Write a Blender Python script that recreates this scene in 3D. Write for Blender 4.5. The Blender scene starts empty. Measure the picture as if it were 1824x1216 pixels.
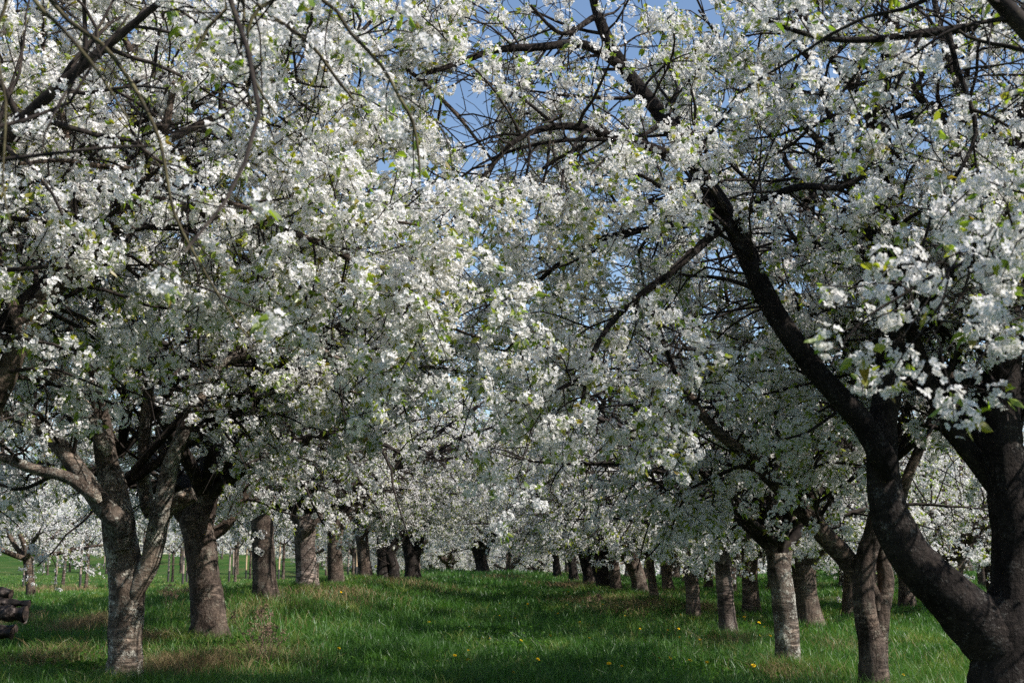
import bpy, math
import numpy as np
from mathutils import Vector, Matrix, noise

S = bpy.context.scene
COL = S.collection
R = math.radians

# ------------------------------------------------------------------ camera, sky, sun, exposure
FPX = 2250.0                       # focal length in pixels of an 1824-wide frame
EYE = np.array([0.0, 0.0, 1.4])
PITCH, YAW = math.atan(392 / FPX), R(0.8)
cam = bpy.data.objects.new("camera", bpy.data.cameras.new("camera"))
COL.objects.link(cam)
cam.location = EYE
cam.rotation_euler = (R(90) + PITCH, 0, -YAW)
cam.data.sensor_width = 36.0
cam.data.lens = 36.0 * FPX / 1824.0
cam.data.clip_start, cam.data.clip_end = 0.1, 3000
cam.data.dof.use_dof = True
cam.data.dof.focus_distance = 16.0
cam.data.dof.aperture_fstop = 5.0
S.camera = cam

SUN_AZ = R(113)                    # clockwise from +Y (the way the camera looks): from the right, a little behind
SUN_EL = R(46)
world = bpy.data.worlds.new("World")
S.world = world
world.use_nodes = True
nt = world.node_tree
bg = nt.nodes["Background"]
sky = nt.nodes.new("ShaderNodeTexSky")
sky.sky_type = 'NISHITA'
sky.sun_disc = False
sky.sun_elevation = SUN_EL
sky.sun_rotation = SUN_AZ
sky.air_density = 1.0
sky.dust_density = 0.6
sky.ozone_density = 2.0
nt.links.new(sky.outputs[0], bg.inputs[0])
bg.inputs[1].default_value = 0.105
sun = bpy.data.objects.new("sun", bpy.data.lights.new("sun", 'SUN'))
COL.objects.link(sun)
sun.data.energy = 4.7
sun.data.angle = R(0.53)
sun.data.color = (1.0, 0.965, 0.915)
to_sun = Vector((math.sin(SUN_AZ) * math.cos(SUN_EL), math.cos(SUN_AZ) * math.cos(SUN_EL), math.sin(SUN_EL)))
sun.rotation_euler = to_sun.to_track_quat('Z', 'Y').to_euler()
S.view_settings.view_transform = 'Standard'
S.view_settings.look = 'None'
S.view_settings.exposure = 0.72
S.view_settings.gamma = 1.0
S.cycles.max_bounces = 8
S.cycles.diffuse_bounces = 6
S.cycles.glossy_bounces = 2
S.cycles.transmission_bounces = 4
S.cycles.use_denoising = False
S.cycles.caustics_reflective = False
S.cycles.caustics_refractive = False

# ------------------------------------------------------------------ helpers
CAMROT = np.array(Matrix.Rotation(-YAW, 3, 'Z') @ Matrix.Rotation(R(90) + PITCH, 3, 'X'))


def at(px, py, y):
    """World point on the ray through pixel (px, py) of the 1824x1216 photograph at distance y down the lane."""
    d = CAMROT @ np.array([(px - 912) / FPX, -(py - 608) / FPX, -1.0])
    return EYE + d * (y / d[1])


def project(p):
    """Camera-space depth and pixel coordinates of points (N,3), used to choose the level of detail."""
    c = (p - EYE) @ CAMROT
    z = np.maximum(-c[:, 2], 1e-3)
    return -c[:, 2], 912 + FPX * c[:, 0] / z, 608 - FPX * c[:, 1] / z


def unit(v):
    return v / np.maximum(np.linalg.norm(v, axis=-1, keepdims=True), 1e-9)


class Geo:
    def __init__(self):
        self.v, self.f, self.n = [], [], 0

    def add(self, v, f, mat=0, smooth=False, tone=0.5):
        v = np.asarray(v, np.float32).reshape(-1, 3)
        f = np.asarray(f, np.int32)
        if len(v) == 0 or len(f) == 0:
            return
        t = np.full(len(v), tone, np.float32) if np.isscalar(tone) else np.asarray(tone, np.float32)
        self.v.append((v, t))
        self.f.append((f + self.n, mat, smooth))
        self.n += len(v)

    def mesh(self, name, mats, origin=(0, 0, 0), tone=False):
        me = bpy.data.meshes.new(name)
        v = np.concatenate([a for a, _ in self.v]) - np.asarray(origin, np.float32)
        me.vertices.add(len(v))
        me.vertices.foreach_set("co", v.astype(np.float32).ravel())
        loops = np.concatenate([f.ravel() for f, _, _ in self.f])
        tot = np.concatenate([np.full(len(f), f.shape[1], np.int32) for f, _, _ in self.f])
        mi = np.concatenate([np.full(len(f), m, np.int32) for f, m, _ in self.f])
        sm = np.concatenate([np.full(len(f), s, bool) for f, _, s in self.f])
        me.loops.add(len(loops))
        me.loops.foreach_set("vertex_index", loops)
        me.polygons.add(len(tot))
        me.polygons.foreach_set("loop_start", (np.cumsum(tot) - tot).astype(np.int32))
        me.polygons.foreach_set("material_index", mi)
        me.polygons.foreach_set("use_smooth", sm)
        if tone:
            a = me.attributes.new("tone", 'FLOAT', 'POINT')
            a.data.foreach_set("value", np.concatenate([t for _, t in self.v]))
        for m in mats:
            me.materials.append(m)
        me.update(calc_edges=True)
        return me

    def obj(self, name, mats, parent=None, origin=(0, 0, 0), tone=False):
        o = bpy.data.objects.new(name, self.mesh(name, mats, origin, tone))
        COL.objects.link(o)
        if parent is not None:
            o.parent = parent
        return o


def tag(o, label=None, cat=None, group=None, kind=None):
    for k, val in (("label", label), ("category", cat), ("group", group), ("kind", kind)):
        if val:
            o[k] = val
    return o


def thing(name, loc, label, cat, group=None):
    o = bpy.data.objects.new(name, None)
    o.empty_display_size = 0.2
    COL.objects.link(o)
    o.location = loc
    return tag(o, label, cat, group)


def copy_thing(root, loc, rz=0.0, scale=1.0, label=None, group=None):
    r = root.copy()
    COL.objects.link(r)
    r.location = loc
    r.rotation_euler = (0, 0, rz)
    r.scale = (scale,) * 3
    if label:
        r["label"] = label
    if group:
        r["group"] = group
    for ch in list(root.children):
        c = ch.copy()
        COL.objects.link(c)
        c.parent = r
        for g in list(ch.children):
            d = g.copy()
            COL.objects.link(d)
            d.parent = c
    return r


# ------------------------------------------------------------------ materials
def mat(name):
    m = bpy.data.materials.new(name)
    m.use_nodes = True
    t = m.node_tree
    t.nodes.clear()
    out = t.nodes.new("ShaderNodeOutputMaterial")
    return m, t, out


def ramp(t, stops, fac=None):
    r = t.nodes.new("ShaderNodeValToRGB")
    e = r.color_ramp.elements
    while len(e) < len(stops):
        e.new(0.5)
    for k, (p, c) in enumerate(stops):
        e[k].position = p
        e[k].color = (*c, 1)
    if fac is not None:
        t.links.new(fac, r.inputs[0])
    return r


def noise_node(t, vec, scale, detail=4, rough=0.6):
    n = t.nodes.new("ShaderNodeTexNoise")
    n.inputs["Scale"].default_value = scale
    n.inputs["Detail"].default_value = detail
    n.inputs["Roughness"].default_value = rough
    if vec is not None:
        t.links.new(vec, n.inputs["Vector"])
    return n


def leafy(name, col, trans, amount, vary=None, gloss=0.0):
    """Thin petals, leaves and blades: diffuse with light let through from behind."""
    m, t, out = mat(name)
    d = t.nodes.new("ShaderNodeBsdfDiffuse")
    tr = t.nodes.new("ShaderNodeBsdfTranslucent")
    mix = t.nodes.new("ShaderNodeMixShader")
    mix.inputs[0].default_value = amount
    t.links.new(d.outputs[0], mix.inputs[1])
    t.links.new(tr.outputs[0], mix.inputs[2])
    if vary is None:
        d.inputs[0].default_value = (*col, 1)
        tr.inputs[0].default_value = (*trans, 1)
    else:
        a = t.nodes.new("ShaderNodeAttribute")
        a.attribute_name = "tone"
        r1 = ramp(t, vary, a.outputs["Fac"])
        t.links.new(r1.outputs[0], d.inputs[0])
        mul = t.nodes.new("ShaderNodeMix")
        mul.data_type = 'RGBA'
        mul.blend_type = 'MULTIPLY'
        mul.inputs[0].default_value = 1.0
        t.links.new(r1.outputs[0], mul.inputs[6])
        mul.inputs[7].default_value = (*trans, 1)
        t.links.new(mul.outputs[2], tr.inputs[0])
    last = mix
    if gloss:
        g = t.nodes.new("ShaderNodeBsdfGlossy")
        g.inputs["Roughness"].default_value = 0.45
        m2 = t.nodes.new("ShaderNodeMixShader")
        m2.inputs[0].default_value = gloss
        t.links.new(mix.outputs[0], m2.inputs[1])
        t.links.new(g.outputs[0], m2.inputs[2])
        last = m2
    t.links.new(last.outputs[0], out.inputs[0])
    return m


M_PETAL = leafy("petal", (0.86, 0.835, 0.83), (0.88, 0.85, 0.80), 0.42)
M_HEART = leafy("flower_heart", (0.30, 0.32, 0.10), (0.2, 0.25, 0.05), 0.2)
M_LEAF = leafy("young_leaf", (0, 0, 0), (1.6, 1.9, 0.9), 0.45,
               [(0.0, (0.19, 0.105, 0.025)), (0.22, (0.28, 0.25, 0.03)), (0.55, (0.23, 0.27, 0.028)), (1.0, (0.11, 0.18, 0.02))], 0.05)
M_GRASS = leafy("grass_blade", (0, 0, 0), (1.2, 1.4, 0.7), 0.35,
                [(0.0, (0.028, 0.080, 0.013)), (0.5, (0.062, 0.158, 0.021)), (0.8, (0.12, 0.21, 0.032)), (1.0, (0.24, 0.24, 0.065))], 0.04)
M_STRAW = leafy("dry_blade", (0, 0, 0), (1.0, 0.95, 0.8), 0.25,
                [(0.0, (0.13, 0.085, 0.045)), (0.5, (0.26, 0.19, 0.10)), (1.0, (0.36, 0.29, 0.17))])
M_WEED = leafy("weed_leaf", (0, 0, 0), (1.2, 1.4, 0.7), 0.3,
               [(0.0, (0.03, 0.08, 0.015)), (1.0, (0.10, 0.20, 0.03))])


def bark(name, dark, mid, lichen, amount, scale=1.0, rings=0.0):
    m, t, out = mat(name)
    p = t.nodes.new("ShaderNodeBsdfPrincipled")
    p.inputs["Roughness"].default_value = 0.9
    p.inputs["Specular IOR Level"].default_value = 0.15
    tc = t.nodes.new("ShaderNodeTexCoord")
    oi = t.nodes.new("ShaderNodeObjectInfo")
    shift = t.nodes.new("ShaderNodeVectorMath")
    shift.operation = 'MULTIPLY_ADD'
    t.links.new(oi.outputs["Random"], shift.inputs[0])
    shift.inputs[1].default_value = (31, 17, 53)
    t.links.new(tc.outputs["Object"], shift.inputs[2])
    OC = shift.outputs[0]
    mp = t.nodes.new("ShaderNodeMapping")
    mp.inputs["Scale"].default_value = (scale, scale, scale * 1.0)
    t.links.new(OC, mp.inputs[0])
    mpz = t.nodes.new("ShaderNodeMapping")          # stretched round the stem: cherry bark peels in rings
    mpz.inputs["Scale"].default_value = (scale * 5, scale * 5, scale * 30)
    t.links.new(OC, mpz.inputs[0])
    mpv = t.nodes.new("ShaderNodeMapping")          # stretched along the stem: cracks
    mpv.inputs["Scale"].default_value = (scale * 26, scale * 26, scale * 7)
    t.links.new(OC, mpv.inputs[0])
    n1 = noise_node(t, mp.outputs[0], 6, 6, 0.65)
    n2 = noise_node(t, mpv.outputs[0], 1, 5, 0.7)
    n3 = noise_node(t, mpz.outputs[0], 1, 4, 0.6)
    n4 = noise_node(t, mp.outputs[0], 38, 4, 0.7)
    where = noise_node(t, mp.outputs[0], 2.2, 3, 0.5)
    base = ramp(t, [(0.30, dark), (0.62, mid), (0.85, tuple(min(1, c * 1.7) for c in mid))], n2.outputs[0])
    ring = ramp(t, [(0.46, dark), (0.52, mid), (0.60, tuple(min(1, c * 1.9) for c in mid))], n3.outputs[0])
    mixr = t.nodes.new("ShaderNodeMix")
    mixr.data_type = 'RGBA'
    rr = ramp(t, [(0.40, (0, 0, 0)), (0.58, (1, 1, 1))], where.outputs[0])
    mr = t.nodes.new("ShaderNodeMath")
    mr.operation = 'MULTIPLY'
    mr.inputs[1].default_value = rings
    t.links.new(rr.outputs[0], mr.inputs[0])
    t.links.new(mr.outputs[0], mixr.inputs[0])
    t.links.new(base.outputs[0], mixr.inputs[6])
    t.links.new(ring.outputs[0], mixr.inputs[7])
    # lichen crust: fine speckle where a larger noise allows it
    sp = t.nodes.new("ShaderNodeMath")
    sp.operation = 'ADD'
    t.links.new(n4.outputs[0], sp.inputs[0])
    t.links.new(n1.outputs[0], sp.inputs[1])
    lk = ramp(t, [(1.12 - amount * 0.35, (0, 0, 0)), (1.22 - amount * 0.35, (1, 1, 1))])
    half = t.nodes.new("ShaderNodeMath")
    half.operation = 'MULTIPLY'
    half.inputs[1].default_value = 1.0
    t.links.new(sp.outputs[0], half.inputs[0])
    lk.color_ramp.elements[0].position = min(0.98, 0.60 - amount * 0.16)
    lk.color_ramp.elements[1].position = min(1.0, 0.68 - amount * 0.16)
    half.inputs[1].default_value = 0.5
    t.links.new(half.outputs[0], lk.inputs[0])
    mixl = t.nodes.new("ShaderNodeMix")
    mixl.data_type = 'RGBA'
    t.links.new(lk.outputs[0], mixl.inputs[0])
    t.links.new(mixr.outputs[2], mixl.inputs[6])
    mixl.inputs[7].default_value = (*lichen, 1)
    vor = t.nodes.new("ShaderNodeTexVoronoi")          # cracked plates on the older bark
    vor.feature = 'DISTANCE_TO_EDGE'
    vor.inputs["Scale"].default_value = 1.0
    mpc = t.nodes.new("ShaderNodeMapping")
    mpc.inputs["Scale"].default_value = (scale * 30, scale * 30, scale * 17)
    add = t.nodes.new("ShaderNodeVectorMath")
    add.operation = 'ADD'
    wob = noise_node(t, mp.outputs[0], 9, 3, 0.6)
    sc3 = t.nodes.new("ShaderNodeVectorMath")
    sc3.operation = 'SCALE'
    sc3.inputs[3].default_value = 0.09
    t.links.new(wob.outputs["Color"], sc3.inputs[0])
    t.links.new(OC, add.inputs[0])
    t.links.new(sc3.outputs[0], add.inputs[1])
    t.links.new(add.outputs[0], mpc.inputs[0])
    t.links.new(mpc.outputs[0], vor.inputs["Vector"])
    crk = ramp(t, [(0.0, (0.25, 0.2, 0.17)), (0.16, (1, 1, 1))], vor.outputs["Distance"])
    old = ramp(t, [(0.48, (0, 0, 0)), (0.60, (1, 1, 1))], noise_node(t, mp.outputs[0], 1.7, 3, 0.6).outputs[0])
    mixc = t.nodes.new("ShaderNodeMix")
    mixc.data_type = 'RGBA'
    mixc.blend_type = 'MULTIPLY'
    t.links.new(old.outputs[0], mixc.inputs[0])
    t.links.new(mixl.outputs[2], mixc.inputs[6])
    t.links.new(crk.outputs[0], mixc.inputs[7])
    stain = ramp(t, [(0.36, (0.42, 0.40, 0.38)), (0.50, (0.95, 0.95, 0.95)), (0.66, (1.3, 1.28, 1.22))], noise_node(t, mp.outputs[0], 3.1, 5, 0.62).outputs[0])
    mixs = t.nodes.new("ShaderNodeMix")
    mixs.data_type = 'RGBA'
    mixs.blend_type = 'MULTIPLY'
    mixs.inputs[0].default_value = 1.0
    t.links.new(mixc.outputs[2], mixs.inputs[6])
    t.links.new(stain.outputs[0], mixs.inputs[7])
    tint = ramp(t, [(0.0, (0.82, 0.78, 0.74)), (0.5, (1.0, 0.97, 0.94)), (1.0, (1.25, 1.18, 1.08))], oi.outputs["Random"])
    mixt = t.nodes.new("ShaderNodeMix")
    mixt.data_type = 'RGBA'
    mixt.blend_type = 'MULTIPLY'
    mixt.inputs[0].default_value = 1.0
    t.links.new(mixs.outputs[2], mixt.inputs[6])
    t.links.new(tint.outputs[0], mixt.inputs[7])
    t.links.new(mixt.outputs[2], p.inputs["Base Color"])
    hsum = t.nodes.new("ShaderNodeMath")
    hsum.operation = 'ADD'
    t.links.new(n2.outputs[0], hsum.inputs[0])
    t.links.new(sp.outputs[0], hsum.inputs[1])
    b = t.nodes.new("ShaderNodeBump")
    b.inputs["Strength"].default_value = 0.9
    b.inputs["Distance"].default_value = 0.03
    hc = t.nodes.new("ShaderNodeMath")
    hc.operation = 'MULTIPLY_ADD'
    t.links.new(mixc.outputs[2], hc.inputs[0])
    hc.inputs[1].default_value = 1.6
    t.links.new(hsum.outputs[0], hc.inputs[2])
    t.links.new(hc.outputs[0], b.inputs["Height"])
    t.links.new(b.outputs[0], p.inputs["Normal"])
    t.links.new(p.outputs[0], out.inputs[0])
    return m


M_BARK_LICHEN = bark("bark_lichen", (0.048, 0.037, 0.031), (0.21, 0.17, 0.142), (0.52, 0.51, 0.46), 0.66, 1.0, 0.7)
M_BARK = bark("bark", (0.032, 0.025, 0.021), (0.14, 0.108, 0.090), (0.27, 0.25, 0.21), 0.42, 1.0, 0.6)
M_BARK_DARK = bark("bark_dark", (0.010, 0.008, 0.008), (0.034, 0.027, 0.024), (0.13, 0.125, 0.118), 0.32, 1.0, 0.3)  # darker bark copy: shade on the big forked tree is put into its colour
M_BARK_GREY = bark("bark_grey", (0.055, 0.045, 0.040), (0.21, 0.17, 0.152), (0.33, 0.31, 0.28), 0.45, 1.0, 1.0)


def plain(name, stops, scale, rough=0.9, bump=0.3, dist=0.02):
    m, t, out = mat(name)
    p = t.nodes.new("ShaderNodeBsdfPrincipled")
    p.inputs["Roughness"].default_value = rough
    p.inputs["Specular IOR Level"].default_value = 0.2
    tc = t.nodes.new("ShaderNodeTexCoord")
    n = noise_node(t, tc.outputs["Object"], scale, 6, 0.65)
    r = ramp(t, stops, n.outputs[0])
    t.links.new(r.outputs[0], p.inputs["Base Color"])
    b = t.nodes.new("ShaderNodeBump")
    b.inputs["Strength"].default_value = bump
    b.inputs["Distance"].default_value = dist
    t.links.new(n.outputs[0], b.inputs["Height"])
    t.links.new(b.outputs[0], p.inputs["Normal"])
    t.links.new(p.outputs[0], out.inputs[0])
    return m


M_TWIG = plain("twig", [(0.35, (0.012, 0.009, 0.008)), (0.55, (0.032, 0.024, 0.02)), (0.7, (0.08, 0.065, 0.045))], 14, bump=0.2)
M_TWIG_GREEN = plain("twig_algae", [(0.35, (0.03, 0.024, 0.018)), (0.5, (0.07, 0.058, 0.03)), (0.7, (0.15, 0.13, 0.065))], 12, bump=0.2)
M_WOOD = plain("stake_wood", [(0.3, (0.26, 0.19, 0.15)), (0.7, (0.42, 0.33, 0.27))], 8)
M_WOOD_NEW = plain("fresh_wood", [(0.3, (0.50, 0.33, 0.20)), (0.7, (0.62, 0.44, 0.28))], 8)
M_TAR = plain("stake_foot", [(0.3, (0.035, 0.03, 0.028)), (0.7, (0.09, 0.08, 0.075))], 8)
M_CUT = plain("cut_wood", [(0.3, (0.30, 0.16, 0.11)), (0.7, (0.42, 0.25, 0.18))], 12)
M_LOG = plain("wet_log", [(0.42, (0.008, 0.007, 0.006)), (0.55, (0.035, 0.026, 0.023)), (0.66, (0.20, 0.16, 0.14))], 9, 0.45, 0.6)
M_LOGEND = plain("log_end", [(0.42, (0.012, 0.009, 0.008)), (0.7, (0.09, 0.062, 0.05))], 22)
M_YELLOW = plain("yellow_chunk", [(0.3, (0.25, 0.13, 0.02)), (0.7, (0.50, 0.30, 0.04))], 14)
M_DAND = plain("dandelion_yellow", [(0.3, (0.75, 0.48, 0.01)), (0.7, (0.85, 0.62, 0.02))], 120)
M_STALK = plain("dead_stalk", [(0.3, (0.16, 0.10, 0.07)), (0.7, (0.30, 0.21, 0.15))], 9)

m, t, out = mat("meadow_soil")
p = t.nodes.new("ShaderNodeBsdfPrincipled")
p.inputs["Roughness"].default_value = 1.0
p.inputs["Specular IOR Level"].default_value = 0.05
tc = t.nodes.new("ShaderNodeTexCoord")
na = noise_node(t, tc.outputs["Object"], 0.35, 6, 0.65)
nb = noise_node(t, tc.outputs["Object"], 9, 6, 0.7)
ra = ramp(t, [(0.40, (0.035, 0.085, 0.018)), (0.55, (0.06, 0.105, 0.025)), (0.68, (0.14, 0.12, 0.055))], na.outputs[0])
rb = ramp(t, [(0.3, (0.35, 0.35, 0.35)), (0.7, (1.25, 1.25, 1.25))], nb.outputs[0])
mx = t.nodes.new("ShaderNodeMix")
mx.data_type = 'RGBA'
mx.blend_type = 'MULTIPLY'
mx.inputs[0].default_value = 1.0
t.links.new(ra.outputs[0], mx.inputs[6])
t.links.new(rb.outputs[0], mx.inputs[7])
t.links.new(mx.outputs[2], p.inputs["Base Color"])
bp = t.nodes.new("ShaderNodeBump")
bp.inputs["Strength"].default_value = 1.0
bp.inputs["Distance"].default_value = 0.08
t.links.new(nb.outputs[0], bp.inputs["Height"])
t.links.new(bp.outputs[0], p.inputs["Normal"])
t.links.new(p.outputs[0], out.inputs[0])
M_SOIL = m
M_EARTH = plain("bare_earth", [(0.3, (0.05, 0.034, 0.022)), (0.55, (0.11, 0.078, 0.05)), (0.72, (0.20, 0.15, 0.10))], 11, 1.0, 1.0, 0.04)

# ------------------------------------------------------------------ where the trees stand (pixel of the base, distance)
BASES = {
    "L1": (224, 1228, 14.0), "L2": (372, 1150, 19.0), "L3": (472, 1076, 25.0), "L4": (546, 1054, 30.5), "L5": (598, 1048, 36.0),
    "L6": (650, 1036, 41.5), "L7": (692, 1036, 47.0), "L8": (734, 1036, 52.0),
    "R0": (1792, 1300, 10.5), "R1": (1556, 1252, 12.8), "R2": (1404, 1206, 15.6), "R3": (1298, 1146, 21.5), "R4": (1236, 1116, 26.5),
    "R5": (1165, 1080, 32.0), "R6": (1140, 1066, 37.0), "R7": (1098, 1062, 42.0), "R8": (1078, 1052, 47.5), "R9": (1050, 1044, 53.0),
    "R10": (1022, 1038, 59.0), "R11": (993, 1032, 66.0), "END": (858, 1021, 72.0),
}
B = {k: at(*v) for k, v in BASES.items()}
ctrl = [tuple(b) for b in B.values()]
ctrl += [(-4.2, 8.5, 0), (-4, 3, 0), (4.3, 5, 0), (0, 5, 0), (0, 10, -.02), (0, 15, 0), (0, 20, .02), (0, 26, .06), (-1.5, 26, .15), (0, 34, .15), (-2, 34, .35),
         (0, 44, .32), (0, 55, .52), (0, 64, .68), (0, 72, .78), (-3, 72, .85), (2, 80, .5), (-3, 82, .5), (0, 95, -.9), (0, 110, -1.6), (12, 100, -1.0), (-8, 100, -.2),
         (8, 20, .05), (8, 30, .15), (12, 28, .35), (12, 40, .45), (20, 40, .9), (20, 60, 1.2), (12, 60, .6), (30, 80, 1.5), (30, 30, .6),
         (-7, 14, .05), (-9, 22, .22), (-12, 12, 0.0), (-12, 30, .28), (-9, 32, .40), (-12, 38, .25), (-9, 45, .4), (-20, 45, .1), (-12, 55, .2),
         (-10, 65, .12), (-25, 65, .12), (-40, 65, .1), (-15, 85, .2), (-30, 90, .4), (-45, 100, .8), (-18, 110, .8), (-35, 150, 2.3), (-60, 150, 2.5), (-15, 150, 1.6)]
CT = np.array(ctrl)


def ground_z(x, y):
    x = np.asarray(x, float)
    y = np.asarray(y, float)
    sh = x.shape
    q = np.stack([x.ravel(), y.ravel()], 1)
    z = np.empty(len(q))
    for a in range(0, len(q), 20000):
        d2 = ((q[a:a + 20000, None, 0] - CT[None, :, 0]) ** 2 + 0.45 * (q[a:a + 20000, None, 1] - CT[None, :, 1]) ** 2)
        w = 1.0 / (d2 + 0.9) ** 1.7
        z[a:a + 20000] = (w * CT[None, :, 2]).sum(1) / w.sum(1)
    xx, yy = q[:, 0], q[:, 1]
    z += 0.025 * np.sin(xx * 1.9 + 1.3 * np.sin(yy * .9)) + 0.02 * np.sin(yy * 2.3 + xx * 1.1) + 0.012 * np.sin(xx * 5.1 - yy * 4.3)
    return z.reshape(sh)


def on_ground(px, py, y0=None):
    """Where the ray through a pixel meets the ground."""
    d = CAMROT @ np.array([(px - 912) / FPX, -(py - 608) / FPX, -1.0])
    ys = np.linspace(8, 140, 1400)
    pts = EYE + d[None] * (ys / d[1])[:, None]
    below = pts[:, 2] < ground_z(pts[:, 0], pts[:, 1])
    k = int(np.argmax(below)) if below.any() else len(ys) - 1
    p = pts[k].copy()
    p[2] = ground_z(p[0], p[1])
    return p


# ------------------------------------------------------------------ the ground: one sheet out to the horizon
def axis(lo, hi, fine_lo, fine_hi, step):
    a = [fine_lo]
    s = step
    while a[0] > lo:
        s *= 1.25
        a.insert(0, a[0] - s)
    b = list(np.arange(fine_lo + step, fine_hi, step))
    s = step
    e = [fine_hi]
    while e[-1] < hi:
        s *= 1.25
        e.append(e[-1] + s)
    return np.array(a + b + e)


gx = axis(-1200, 1200, -14, 14, 0.25)
gy = axis(-400, 1500, 8, 70, 0.3)
GX, GY = np.meshgrid(gx, gy)
GZ = ground_z(GX, GY)
far = np.clip((np.hypot(GX, GY) - 180) / 400, 0, 1)
GZ = GZ * (1 - far) + far * 3.0
ny, nx = GX.shape
idx = np.arange(nx * ny).reshape(ny, nx)
g = Geo()
g.add(np.stack([GX, GY, GZ], -1).reshape(-1, 3),
      np.stack([idx[:-1, :-1], idx[:-1, 1:], idx[1:, 1:], idx[1:, :-1]], -1).reshape(-1, 4), 0, True)
tag(g.obj("ground", [M_SOIL]), kind="structure")


# ------------------------------------------------------------------ branches
def tubes(geo, pts, rad, sides=5, matn=0, smooth=True, rough=0.0, rng=None, caps=False, roots=None):
    """pts (N,K,3), rad (N,K): N swept tubes."""
    pts = np.asarray(pts, float)
    rad = np.asarray(rad, float)
    N, K, _ = pts.shape
    tan = np.empty_like(pts)
    tan[:, 1:-1] = pts[:, 2:] - pts[:, :-2]
    tan[:, 0] = pts[:, 1] - pts[:, 0]
    tan[:, -1] = pts[:, -1] - pts[:, -2]
    tan = unit(tan)
    mean = unit(pts[:, -1] - pts[:, 0])
    ref = np.where(np.abs(mean[:, 2:3]) < 0.75, np.array([[0, 0, 1.0]]), np.array([[0.95, 0.3, 0]]))
    u = unit(np.cross(tan, ref[:, None, :]))
    w = np.cross(tan, u)
    a = np.arange(sides) * 2 * math.pi / sides
    ring = pts[:, :, None] + rad[:, :, None, None] * (u[:, :, None] * np.cos(a)[None, None, :, None] + w[:, :, None] * np.sin(a)[None, None, :, None])
    if rough:
        flat = ring.reshape(-1, 3)
        disp = np.array([noise.noise(Vector((p[0] * 7, p[1] * 7, p[2] * 4))) + 0.8 * noise.noise(Vector((p[0] * 22, p[1] * 22, p[2] * 14)))
                         + 0.5 * noise.noise(Vector((p[0] * 60, p[1] * 60, p[2] * 45))) for p in flat]).reshape(N, K, sides, 1)
        ring = pts[:, :, None] + (ring - pts[:, :, None]) * (1 + rough * disp)
    if roots is not None:                            # buttresses running out into the roots
        hgt = ring[..., 2:3] - roots
        lob = np.sin(4 * a + roots * 37) * .6 + np.sin(7 * a + pts[0, 0, 0] * 11) * .4
        amt = .30 * np.exp(-np.maximum(hgt, 0) / .13) * (.35 + lob[None, None, :, None])
        ring = ring + (ring - pts[:, :, None]) * np.maximum(amt, -.12)
    base = (np.arange(N) * K * sides)[:, None, None]
    k = np.arange(K - 1)[None, :, None] * sides
    s = np.arange(sides)[None, None, :]
    s2 = (s + 1) % sides
    f = np.stack([base + k + s, base + k + s2, base + k + sides + s2, base + k + sides + s], -1).reshape(-1, 4)
    geo.add(ring.reshape(-1, 3), f, matn, smooth)
    if caps:
        for n in range(N):
            c = np.vstack([ring[n, -1], pts[n, -1][None]])
            geo.add(c, [[q, (q + 1) % sides, sides] for q in range(sides)], matn, False)


def smooth_path(pts, rad, step):
    """Catmull-Rom through the given points, resampled."""
    pts = np.asarray(pts, float)
    rad = np.asarray(rad, float)
    P = np.vstack([2 * pts[0] - pts[1], pts, 2 * pts[-1] - pts[-2]])
    Q, RR = [], []
    for i in range(len(pts) - 1):
        n = max(2, int(np.linalg.norm(pts[i + 1] - pts[i]) / step))
        tt = np.arange(n)[:, None] / n
        p0, p1, p2, p3 = P[i], P[i + 1], P[i + 2], P[i + 3]
        Q.append(0.5 * ((2 * p1) + (-p0 + p2) * tt + (2 * p0 - 5 * p1 + 4 * p2 - p3) * tt ** 2 + (-p0 + 3 * p1 - 3 * p2 + p3) * tt ** 3))
        RR.append(rad[i] + (rad[i + 1] - rad[i]) * tt[:, 0])
    Q.append(pts[-1:])
    RR.append(rad[-1:])
    return np.vstack(Q), np.concatenate(RR)


def sample_along(pts, rad, spacing, t0, t1, rng, jitter=0.5):
    """Points along one polyline every SPACING metres: position, tangent, radius, t in 0..1."""
    seg = np.linalg.norm(np.diff(pts, axis=0), axis=1)
    cum = np.concatenate([[0], np.cumsum(seg)])
    L = cum[-1]
    n = int(L * (t1 - t0) / spacing)
    if n < 1:
        return np.zeros((0, 3)), np.zeros((0, 3)), np.zeros(0), np.zeros(0)
    d = np.sort(np.clip((t0 * L + (np.arange(n) + 0.5 + rng.uniform(-jitter, jitter, n)) * spacing), 0, L * 0.999))
    i = np.clip(np.searchsorted(cum, d, side='right') - 1, 0, len(seg) - 1)
    fr = (d - cum[i]) / np.maximum(seg[i], 1e-9)
    p = pts[i] + (pts[i + 1] - pts[i]) * fr[:, None]
    return p, unit(pts[i + 1] - pts[i]), rad[i] + (rad[i + 1] - rad[i]) * fr, d / L


def sprout(p, tan, length, rng, steps, spread, up, sag, wob, out=None):
    """Grow N shoots at once from points P leaving tangents TAN: returns (N,steps+1,3)."""
    N = len(p)
    rnd = unit(rng.normal(size=(N, 3)))
    perp = unit(rnd - tan * (rnd * tan).sum(1, keepdims=True))
    d = unit(tan * (1 - spread) + perp * spread + np.array([0, 0, up]))
    if out is not None:
        d = unit(d + out)
    st = (length / steps)[:, None]
    path = [p]
    for k in range(steps):
        d = unit(d + rng.normal(size=(N, 3)) * wob + np.array([0, 0, -sag]))
        path.append(path[-1] + d * st)
    return np.stack(path, 1)


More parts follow.
